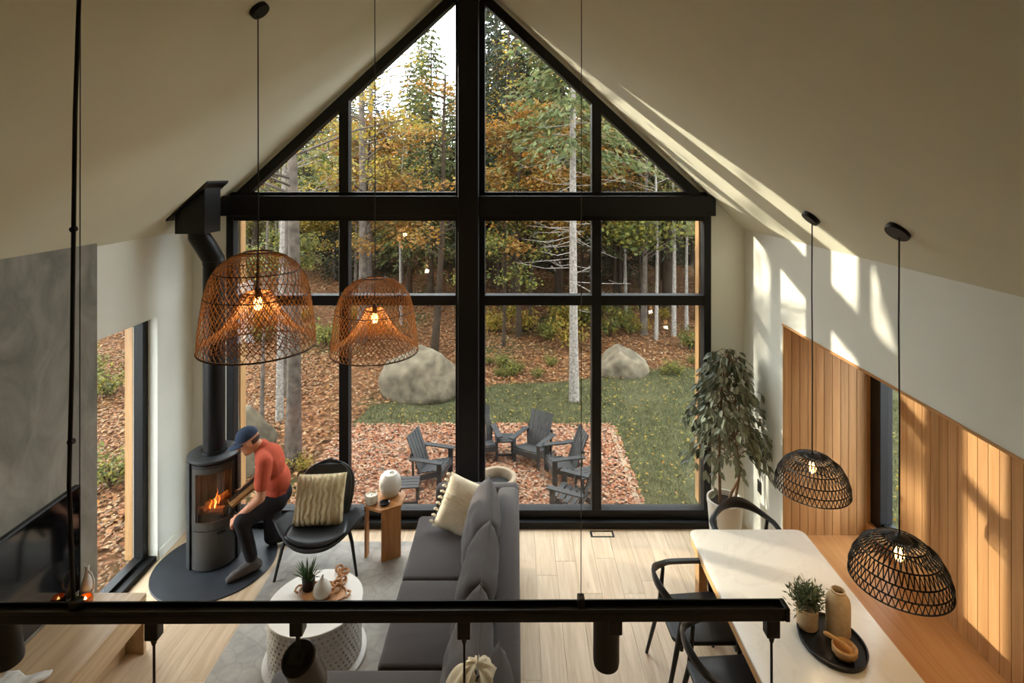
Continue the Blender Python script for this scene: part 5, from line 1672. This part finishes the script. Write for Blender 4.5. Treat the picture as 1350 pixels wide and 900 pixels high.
def make_stool():
    t = empty('garden_side_table'); t['category'] = 'side table'; t['group'] = 'black garden side tables'
    for k in range(4):
        MB().box(-0.20, 0.20, -0.20 + 0.102 * k, -0.20 + 0.102 * k + 0.09, 0.40, 0.42).build('top_slat', M['adk'], t)
    for sx_ in (-1, 1):
        for sy_ in (-1, 1):
            MB().box(sx_ * 0.17 - 0.02, sx_ * 0.17 + 0.02, sy_ * 0.17 - 0.02, sy_ * 0.17 + 0.02, 0, 0.40).build('leg', M['adk'], t)
        MB().box(sx_ * 0.17 - 0.01, sx_ * 0.17 + 0.01, -0.15, 0.15, 0.12, 0.16).build('stretcher', M['adk'], t)
    MB().box(-0.15, 0.15, -0.18, -0.16, 0.12, 0.16).build('stretcher', M['adk'], t)
    t.scale = (0.68, 0.68, 0.72)
    return t
stl = make_stool()
for k, (x_, y_, r_, lab) in enumerate([(-0.17, 8.35, 0.05, 'small black slatted table beside the back garden chair'), (0.93, 7.38, 0.3, 'small black slatted table between the two right garden chairs'), (-1.35, 7.15, 0.1, 'small black slatted table beside the left garden chair')]):
    o = stl if k == 0 else copy_tree(stl)
    o.location = (x_, y_, GZ + 0.02); o.rotation_euler = (0, 0, r_); o['label'] = lab

# ----------------------------------------------------------------- trees
R3_ = np.random.RandomState(33)
def trunk_mb(h, r0, r1, lean=0.0, wob=0.06, n=9, seg=9, seed=0):
    rr = random.Random(seed)
    pts, rad = [], []
    ph = rr.uniform(0, 6)
    for i in range(seg):
        t = i / (seg - 1)
        pts.append((lean * t * h + wob * math.sin(ph + 4 * t) * t, wob * math.cos(ph * 2 + 3 * t) * t, -0.15 + (h + 0.15) * t))
        rad.append(r0 + (r1 - r0) * t + (0.25 * r0 * math.exp(-12 * t)))
    return MB().tube(pts, rad, n), pts
def branchy(mb, pts, nb, z0, z1, L0, L1, r, seed, up=0.35, sub=3):
    """limbs along a trunk polyline; returns leaf anchor points"""
    rr = random.Random(seed)
    anchors = []
    P = [Vector(p) for p in pts]
    H_ = P[-1].z
    for k in range(nb):
        z = rr.uniform(z0, z1)
        i = max(j for j in range(len(P) - 1) if P[j].z <= z) if z > P[0].z else 0
        f_ = (z - P[i].z) / (P[i + 1].z - P[i].z)
        b0 = P[i].lerp(P[i + 1], f_)
        a = rr.uniform(0, 2 * PI)
        t = (z - z0) / max(0.01, z1 - z0)
        L_ = (L0 + (L1 - L0) * t) * rr.uniform(0.7, 1.15)
        d = Vector((math.cos(a), math.sin(a), up + rr.uniform(-0.2, 0.25))).normalized()
        p1 = b0 + d * L_ * 0.5 + Vector((0, 0, rr.uniform(-0.05, 0.1) * L_))
        p2 = b0 + d * L_ + Vector((rr.uniform(-0.15, 0.15), rr.uniform(-0.15, 0.15), rr.uniform(-0.1, 0.12))) * L_
        mb.tube([b0, p1, p2], [r, r * 0.6, r * 0.15], 4, cap=False)
        for s_ in range(sub):
            f2 = rr.uniform(0.3, 0.95)
            c0 = p1.lerp(p2, f2)
            e_ = c0 + Vector((rr.uniform(-1, 1), rr.uniform(-1, 1), rr.uniform(-0.3, 0.6))) * (0.32 * L_)
            mb.tube([c0, e_], [r * 0.35, r * 0.1], 3, cap=False)
            anchors.append((c0, e_))
        anchors.append((p1, p2))
    return anchors
def leaf_cloud(anchors, per, spread, L_, W_, rs, mat, name, flat=0.35, droop=0.15):
    pts = []
    for a_, b_ in anchors:
        for k in range(per):
            p = a_.lerp(b_, rs.uniform(0.1, 1.15))
            pts.append((p.x + rs.normal(0, spread), p.y + rs.normal(0, spread), p.z + rs.normal(0, spread * 0.6)))
    return quads_mesh(name, leaf_quads(np.array(pts), L_, W_, rs, flat=flat, droop=droop), mat)

def make_broadleaf(label, mat, h, r0, z0, L0, nb, per, seed, bark='barkgrey', group=None, lean=0.0, name='broadleaf_tree', leaf=0.14, spread=0.16):
    t = empty(name, (0, 0, 0), 0, label, 'tree', group)
    mb, pts = trunk_mb(h, r0, r0 * 0.25, lean, 0.12, 9, 9, seed)
    anc = branchy(mb, pts, nb, z0, h * 0.97, L0, L0 * 0.4, max(0.012, r0 * 0.22), seed)
    mb.build('trunk', M[bark], t, smooth=True, angle=70)
    add_obj('foliage', leaf_cloud(anc, per, spread, leaf, leaf * 0.7, R3_, M[mat], 'foliage'), t)['kind'] = 'stuff'
    return t
def make_conifer(label, mat, h, r0, z0, L0, seed, bark='barkdark', group=None, nlev=34, name='conifer_tree', dens=1.0):
    t = empty(name, (0, 0, 0), 0, label, 'tree', group)
    rr = random.Random(seed)
    mb, pts = trunk_mb(h, r0, 0.01, 0.0, 0.03, 8, 8, seed)
    Pq, Dq = [], []
    for l in range(nlev):
        z = z0 + (h - z0) * (l / nlev) ** 0.9
        L_ = L0 * (1 - (z - z0) / (h - z0 + 0.2)) ** 0.85 * rr.uniform(0.75, 1.1) + 0.08
        nbo = 6 if L_ > 0.5 else 4
        a0 = rr.uniform(0, 6)
        for k in range(nbo):
            a = a0 + 2 * PI * k / nbo + rr.uniform(-0.3, 0.3)
            dr = Vector((math.cos(a), math.sin(a), -0.12))
            e_ = Vector((0, 0, z)) + dr * L_ + Vector((0, 0, -0.16 * L_ * L_))
            mb.tube([(0, 0, z), Vector((0, 0, z)) + dr * L_ * 0.5, e_], [0.016, 0.01, 0.003], 3, cap=False)
            m_ = int(dens * (9 + 24 * L_))
            for s_ in range(m_):
                f_ = 0.12 + 0.9 * rr.random() ** 0.8
                side = rr.uniform(-1, 1) * 0.28 * L_ * (1.1 - f_)
                p = Vector((0, 0, z)) + dr * (L_ * f_) + Vector((-math.sin(a), math.cos(a), 0)) * side + Vector((0, 0, -0.16 * L_ * L_ * f_ * f_ + rr.uniform(-0.06, 0.03)))
                Pq.append(p[:]); Dq.append((math.cos(a) * 0.8 - math.sin(a) * side * 3, math.sin(a) * 0.8 + math.cos(a) * side * 3, -0.25))
    mb.build('trunk', M[bark], t, smooth=True, angle=70)
    V = leaf_quads(np.array(Pq), 0.20, 0.055, R3_, dirs=np.array(Dq), droop=0.1)
    add_obj('foliage', quads_mesh('foliage', V, M[mat]), t)['kind'] = 'stuff'
    return t
def put(t, x_, y_, s=1.0, rz=None, label=None):
    t.location = (x_, y_, gz(x_, y_)); t.scale = (s, s, s)
    t.rotation_euler = (0, 0, random.uniform(0, 6.28) if rz is None else rz)
    if label: t['label'] = label
    return t
def at(px, Y): return (px - CX) / F * Y

# the pale slender trunk on the right with dead side twigs
t = empty('slender_spruce', (at(757, 10.45), 10.45, GZ), 0, 'slender pale barked tree with bare side twigs right of the post', 'tree')
mb, pts = trunk_mb(9.5, 0.082, 0.03, -0.004, 0.03, 12, 12, 5)
mb.build('trunk', M['barkpale'], t, smooth=True, angle=70)
tw = MB()
rr = random.Random(8)
for k in range(46):
    z = rr.uniform(1.7, 5.2); a = rr.uniform(0, 2 * PI); L_ = rr.uniform(0.4, 1.3)
    d = Vector((math.cos(a), math.sin(a), rr.uniform(-0.25, 0.15)))
    b0 = Vector((-0.004 * z, 0, z)); p1 = b0 + d * L_ * 0.5 + Vector((0, 0, -0.04)); p2 = b0 + d * L_ + Vector((0, 0, rr.uniform(-0.1, 0.12)))
    tw.tube([b0, p1, p2], [0.007, 0.005, 0.002], 4, cap=False)
    for s_ in range(3):
        c0 = b0.lerp(p2, rr.uniform(0.3, 0.9)); tw.tube([c0, c0 + Vector((rr.uniform(-0.2, 0.2), rr.uniform(-0.2, 0.2), rr.uniform(-0.12, 0.12)))], [0.004, 0.002], 3, cap=False)
tw.build('bare_twigs', M['barkpale'], t)['kind'] = 'stuff'
Pq, Dq = [], []
for k in range(150):
    z = rr.uniform(4.3, 9.4); a = rr.uniform(0, 2 * PI); L_ = 1.7 * (1 - (z - 4.3) / 5.6) * rr.uniform(0.6, 1.1) + 0.15
    for s_ in range(60):
        f_ = rr.uniform(0.15, 1); Pq.append((math.cos(a) * L_ * f_ - 0.03 + rr.gauss(0, 0.08), math.sin(a) * L_ * f_ + rr.gauss(0, 0.08), z - 0.22 * L_ * f_ * f_ + rr.gauss(0, 0.05))); Dq.append((math.cos(a), math.sin(a), -0.3))
add_obj('foliage', quads_mesh('foliage', leaf_quads(np.array(Pq), 0.15, 0.05, R3_, dirs=np.array(Dq), droop=0.1), M['needle_olive']), t)['kind'] = 'stuff'

# big grey trunk and its companions on the left
put(make_broadleaf('thick grey trunked tree rising behind the left pendant lamps', 'leaf_gold', 9.5, 0.105, 3.4, 2.2, 26, 26, 3, 'barkgrey', leaf=0.085), at(386, 8.15), 8.15, 1.0, 0.6)
put(make_broadleaf('slim pale leaning trunk just left of the thick grey tree', 'leaf_yg', 7.5, 0.06, 3.2, 1.2, 12, 18, 14, 'barkpale', lean=0.01, leaf=0.085), at(369, 9.6), 9.6, 1.0, 2.0)
put(make_broadleaf('thin grey sapling at the left window frame', 'leaf_yg', 5.5, 0.035, 2.0, 1.0, 12, 16, 15, 'barkgrey', lean=0.02, leaf=0.08), at(345, 9.2), 9.2, 1.0, 1.0)
put(make_broadleaf('second grey trunk standing close behind the thick grey tree', 'leaf_gold', 9.0, 0.095, 3.6, 1.9, 18, 26, 16, 'barkgrey', leaf=0.09), at(378, 10.6), 10.6, 1.0, 4.0)
put(make_broadleaf('grey trunked tree seen between the two rattan lamps', 'leaf_gold', 10.0, 0.12, 2.6, 2.4, 26, 22, 17, 'barkgrey', leaf=0.10), at(478, 14), 14, 1.0)
put(make_broadleaf('leaning dark tree with orange leaves left of the post', 'leaf_orange', 6.5, 0.09, 1.6, 2.0, 24, 22, 18, 'barkdark', lean=0.06, leaf=0.10), at(572, 13.2), 13.2, 1.0, 0.3)
put(make_broadleaf('bare branched tall tree against the sky top left', 'leaf_yg', 11.0, 0.10, 3.5, 2.6, 36, 5, 19, 'barkgrey', leaf=0.085), at(487, 17), 17, 1.0)
put(make_broadleaf('low maple with glowing orange leaves right of the post', 'leaf_orange', 5.0, 0.06, 2.2, 1.9, 22, 26, 20, 'barkdark', leaf=0.10), at(700, 15.0), 15.0, 0.9)
put(make_broadleaf('small yellow green maple beside the orange maple', 'leaf_yg', 4.6, 0.05, 1.6, 1.7, 22, 26, 22, 'barkdark', leaf=0.10), at(664, 13.6), 13.6, 0.85)

# spire spruce on the left, big olive conifers on the right
put(make_conifer('tall narrow spruce spire against the sky left of the post', 'needle_olive', 11.5, 0.13, 1.2, 1.7, 40, nlev=46), at(556, 24), 24, 0.92)
put(make_conifer('dark spruce close beside the post, top centre', 'needle_dark', 15.0, 0.16, 1.5, 2.4, 41, nlev=52), at(655, 20), 20, 0.95)

# the wood behind: shared shapes, each tree its own object
g1 = 'dark conifers of the wood'; l1 = 'dark conifer in the dense wood behind the lawn'
g2 = 'olive conifers of the wood'; l2 = 'olive green conifer in the dense wood behind the lawn'
g3 = 'gold broadleaf trees of the wood'; l3 = 'golden leaved tree in the wood behind the boulders'
g4 = 'orange broadleaf trees of the wood'; l4 = 'orange leaved tree in the wood behind the boulders'
g5 = 'yellow green broadleaf trees of the wood'; l5 = 'yellow green leaved tree in the wood behind the boulders'
g6 = 'bare young trunks of the wood'; l6 = 'thin pale bare trunk standing at the edge of the wood'
protos = {
    'c1': make_conifer(l1, 'needle_dark', 11.5, 0.13, 2.6, 2.1, 50, group=g1, nlev=36, name='wood_conifer'),
    'c2': make_conifer(l2, 'needle_olive', 10.5, 0.12, 2.4, 2.2, 51, group=g2, nlev=34, name='wood_conifer'),
    'b1': make_broadleaf(l3, 'leaf_gold', 7.2, 0.085, 1.8, 2.0, 34, 46, 52, 'barkgrey', g3, name='wood_broadleaf', leaf=0.125, spread=0.2),
    'b2': make_broadleaf(l4, 'leaf_orange', 6.4, 0.08, 2.0, 1.9, 32, 46, 53, 'barkdark', g4, name='wood_broadleaf', leaf=0.125, spread=0.2),
    'b3': make_broadleaf(l5, 'leaf_yg', 6.6, 0.08, 1.6, 2.0, 34, 46, 54, 'barkgrey', g5, name='wood_broadleaf', leaf=0.125, spread=0.2),
    'c3': make_conifer('x', 'needle_dark', 8.5, 0.10, 0.3, 2.3, 57, group='x', nlev=34, name='wood_conifer', dens=0.9),
    'p2': make_broadleaf('x', 'leaf_gold', 9.0, 0.05, 2.0, 0.9, 26, 3, 58, 'barkdark', 'x', name='young_tree', leaf=0.10),
    'p1': make_broadleaf(l6, 'leaf_orange', 8.0, 0.055, 3.5, 1.1, 16, 4, 55, 'barkpale', g6, name='young_tree', leaf=0.10),
}
used = set()
def plant(k, x_, y_, s):
    o = protos[k] if k not in used else copy_tree(protos[k])
    used.add(k)
    return put(o, x_, y_, s)
PANES = ['left outer panes', 'left inner panes', 'right inner panes', 'right outer panes']
def where(x_, y_):
    px = CX + x_ / y_ * F
    c = 0 if px < 453 else 1 if px < 620 else 2 if px < 786 else 3
    return ('front' if y_ < 19.5 else 'middle' if y_ < 27 else 'back'), PANES[c]
NOUN = {'c1': 'dark conifer', 'c2': 'olive green conifer', 'b1': 'golden leaved tree', 'b2': 'orange leaved tree', 'b3': 'yellow green leaved tree', 'p1': 'thin pale young trunk', 'c3': 'low branched dark conifer', 'p2': 'thin dark young trunk'}
def forest(k, x_, y_, s):
    o = plant(k, x_, y_, s)
    r_, p_ = where(x_, y_)
    o['label'] = f'{NOUN[k]} in the {r_} rows of the wood, through the {p_}'
    o['group'] = f'{NOUN[k]}s, {r_} rows, {p_}'
    return o
rw = random.Random(77)
for row_y, n in ((15.5, 7), (18, 11), (21, 13), (25, 15), (30, 17), (36, 18), (42, 18)):
    for k in range(n):
        u = (k + rw.uniform(0.1, 0.9)) / n
        px = 290 + 730 * u
        Y = row_y + rw.uniform(-1.1, 1.1)
        if px > 620:
            kind = rw.choice(['c1', 'c1', 'c2', 'c2', 'c2', 'b2', 'b3', 'p1']) if row_y > 16 else rw.choice(['p1', 'p1', 'b3', 'b2'])
            s = rw.uniform(0.85, 1.2)
        else:
            kind = rw.choice(['b1', 'b3', 'b1', 'b3', 'b2', 'p1', 'c2'])
            s = rw.uniform(0.62, 0.86)
            if row_y > 28: kind = rw.choice(['c1', 'b1', 'c2', 'b3'])
        forest(kind, at(px, Y), Y, s)
for k in range(26):
    px = 290 + 730 * (k + rw.uniform(0.1, 0.9)) / 26; Y = rw.uniform(27, 46)
    forest('c3', at(px, Y), Y, rw.uniform(0.8, 1.1))
for k in range(22):
    px = 300 + 660 * (k + rw.uniform(0.1, 0.9)) / 22; Y = rw.uniform(21, 28)
    forest('c3', at(px, Y), Y, rw.uniform(0.42, 0.62))
for k in range(34):
    px = rw.uniform(630, 960) if k % 4 else rw.uniform(300, 620); Y = rw.uniform(15.5, 27)
    forest('p2', at(px, Y), Y, rw.uniform(0.8, 1.15))
for px, Y in ((865, 14.2), (888, 14.6), (905, 15.2), (850, 15.6), (918, 16.4), (825, 17.0)):
    forest('p1', at(px, Y), Y, rw.uniform(0.8, 1.1))
# trees on the slope seen through, and beyond, the side window
for x_, y_, k, s in ((-13.2, 13.5, 'b1', 0.8), (-15, 16.5, 'b3', 1.0), (-11.5, 16.5, 'c1', 0.9), (-17, 12.0, 'b3', 0.9), (-14.5, 9.6, 'c1', 0.9), (-13.0, 8.6, 'c1', 0.75), (8.5, 13.5, 'c1', 1.0), (7.2, 11.2, 'b3', 0.7)):
    o = plant(k, x_, y_, s)
    o['label'] = NOUN[k] + (' beyond the slope outside the side window' if x_ < 0 else ' standing right of the lawn, beside the house')
    o['group'] = NOUN[k] + ('s left of the house' if x_ < 0 else 's right of the lawn')
# low undergrowth along the edge of the wood
def make_shrub(label, mat, h, seed, group):
    t = empty('low_shrub', (0, 0, 0), 0, label, 'shrub', group)
    rr_ = random.Random(seed)
    mb_ = MB(); anc = []
    for k in range(12):
        a = rr_.uniform(0, 6.28); L_ = h * rr_.uniform(0.5, 1.0)
        e_ = Vector((math.cos(a) * L_ * 0.6, math.sin(a) * L_ * 0.6, L_))
        mb_.tube([(0, 0, -0.05), e_ * 0.5 + Vector((0, 0, 0.05)), e_], [0.01, 0.006, 0.002], 4, cap=False)
        anc.append((e_ * 0.3, e_))
    mb_.build('stem', M['barkdark'], t)
    add_obj('foliage', leaf_cloud(anc, 34, 0.09 * h / 0.6, 0.085, 0.05, R3_, M[mat], 'foliage'), t)['kind'] = 'stuff'
    return t
s1 = make_shrub('low green shrub at the edge of the lawn', 'leaf_yg', 0.55, 60, 'green shrubs of the wood edge')
s2 = make_shrub('low yellowing shrub among the fallen leaves', 'leaf_gold', 0.6, 61, 'yellow shrubs of the wood edge')
first = {0: True, 1: True}
for k in range(30):
    i = k % 2
    o = (s1, s2)[i] if first[i] else copy_tree((s1, s2)[i])
    first[i] = False
    Y = rw.uniform(13.0, 16.5); px = rw.choice([rw.uniform(320, 480), rw.uniform(640, 930), rw.uniform(640, 930)])
    put(o, at(px, Y), Y, rw.uniform(0.6, 1.2))
    o['label'] = ('low green shrub' if i == 0 else 'low yellowing shrub') + ' at the wood edge, through the ' + where(at(px, Y), Y)[1]
    o['group'] = ('green' if i == 0 else 'yellow') + ' shrubs, ' + where(at(px, Y), Y)[1]
for x_, y_ in ((-7.6, 10.6), (-8.4, 11.2), (-9.2, 12.0), (-5.4, 7.6)):
    o = put(copy_tree(s1), x_, y_, 0.9); o['label'] = 'low green shrub on the slope outside the side window'; o['group'] = 'green shrubs outside the side window'

for k in range(14):
    Y = rw.uniform(11.6, 12.9); px = rw.uniform(640, 745) if k < 9 else rw.uniform(870, 930)
    o = put(copy_tree(s1), at(px, Y), Y, rw.uniform(0.35, 0.55))
    o['label'] = 'tiny green weed where the lawn meets the leaves, through the ' + where(at(px, Y), Y)[1]; o['group'] = 'weeds, ' + where(at(px, Y), Y)[1]
for px, Y in ((372, 7.95), (402, 8.0)):
    o = put(copy_tree(s2), at(px, Y), Y, 0.38); o['label'] = 'tiny yellow sprout at the foot of the thick grey tree'; o['group'] = 'sprouts at the grey tree'
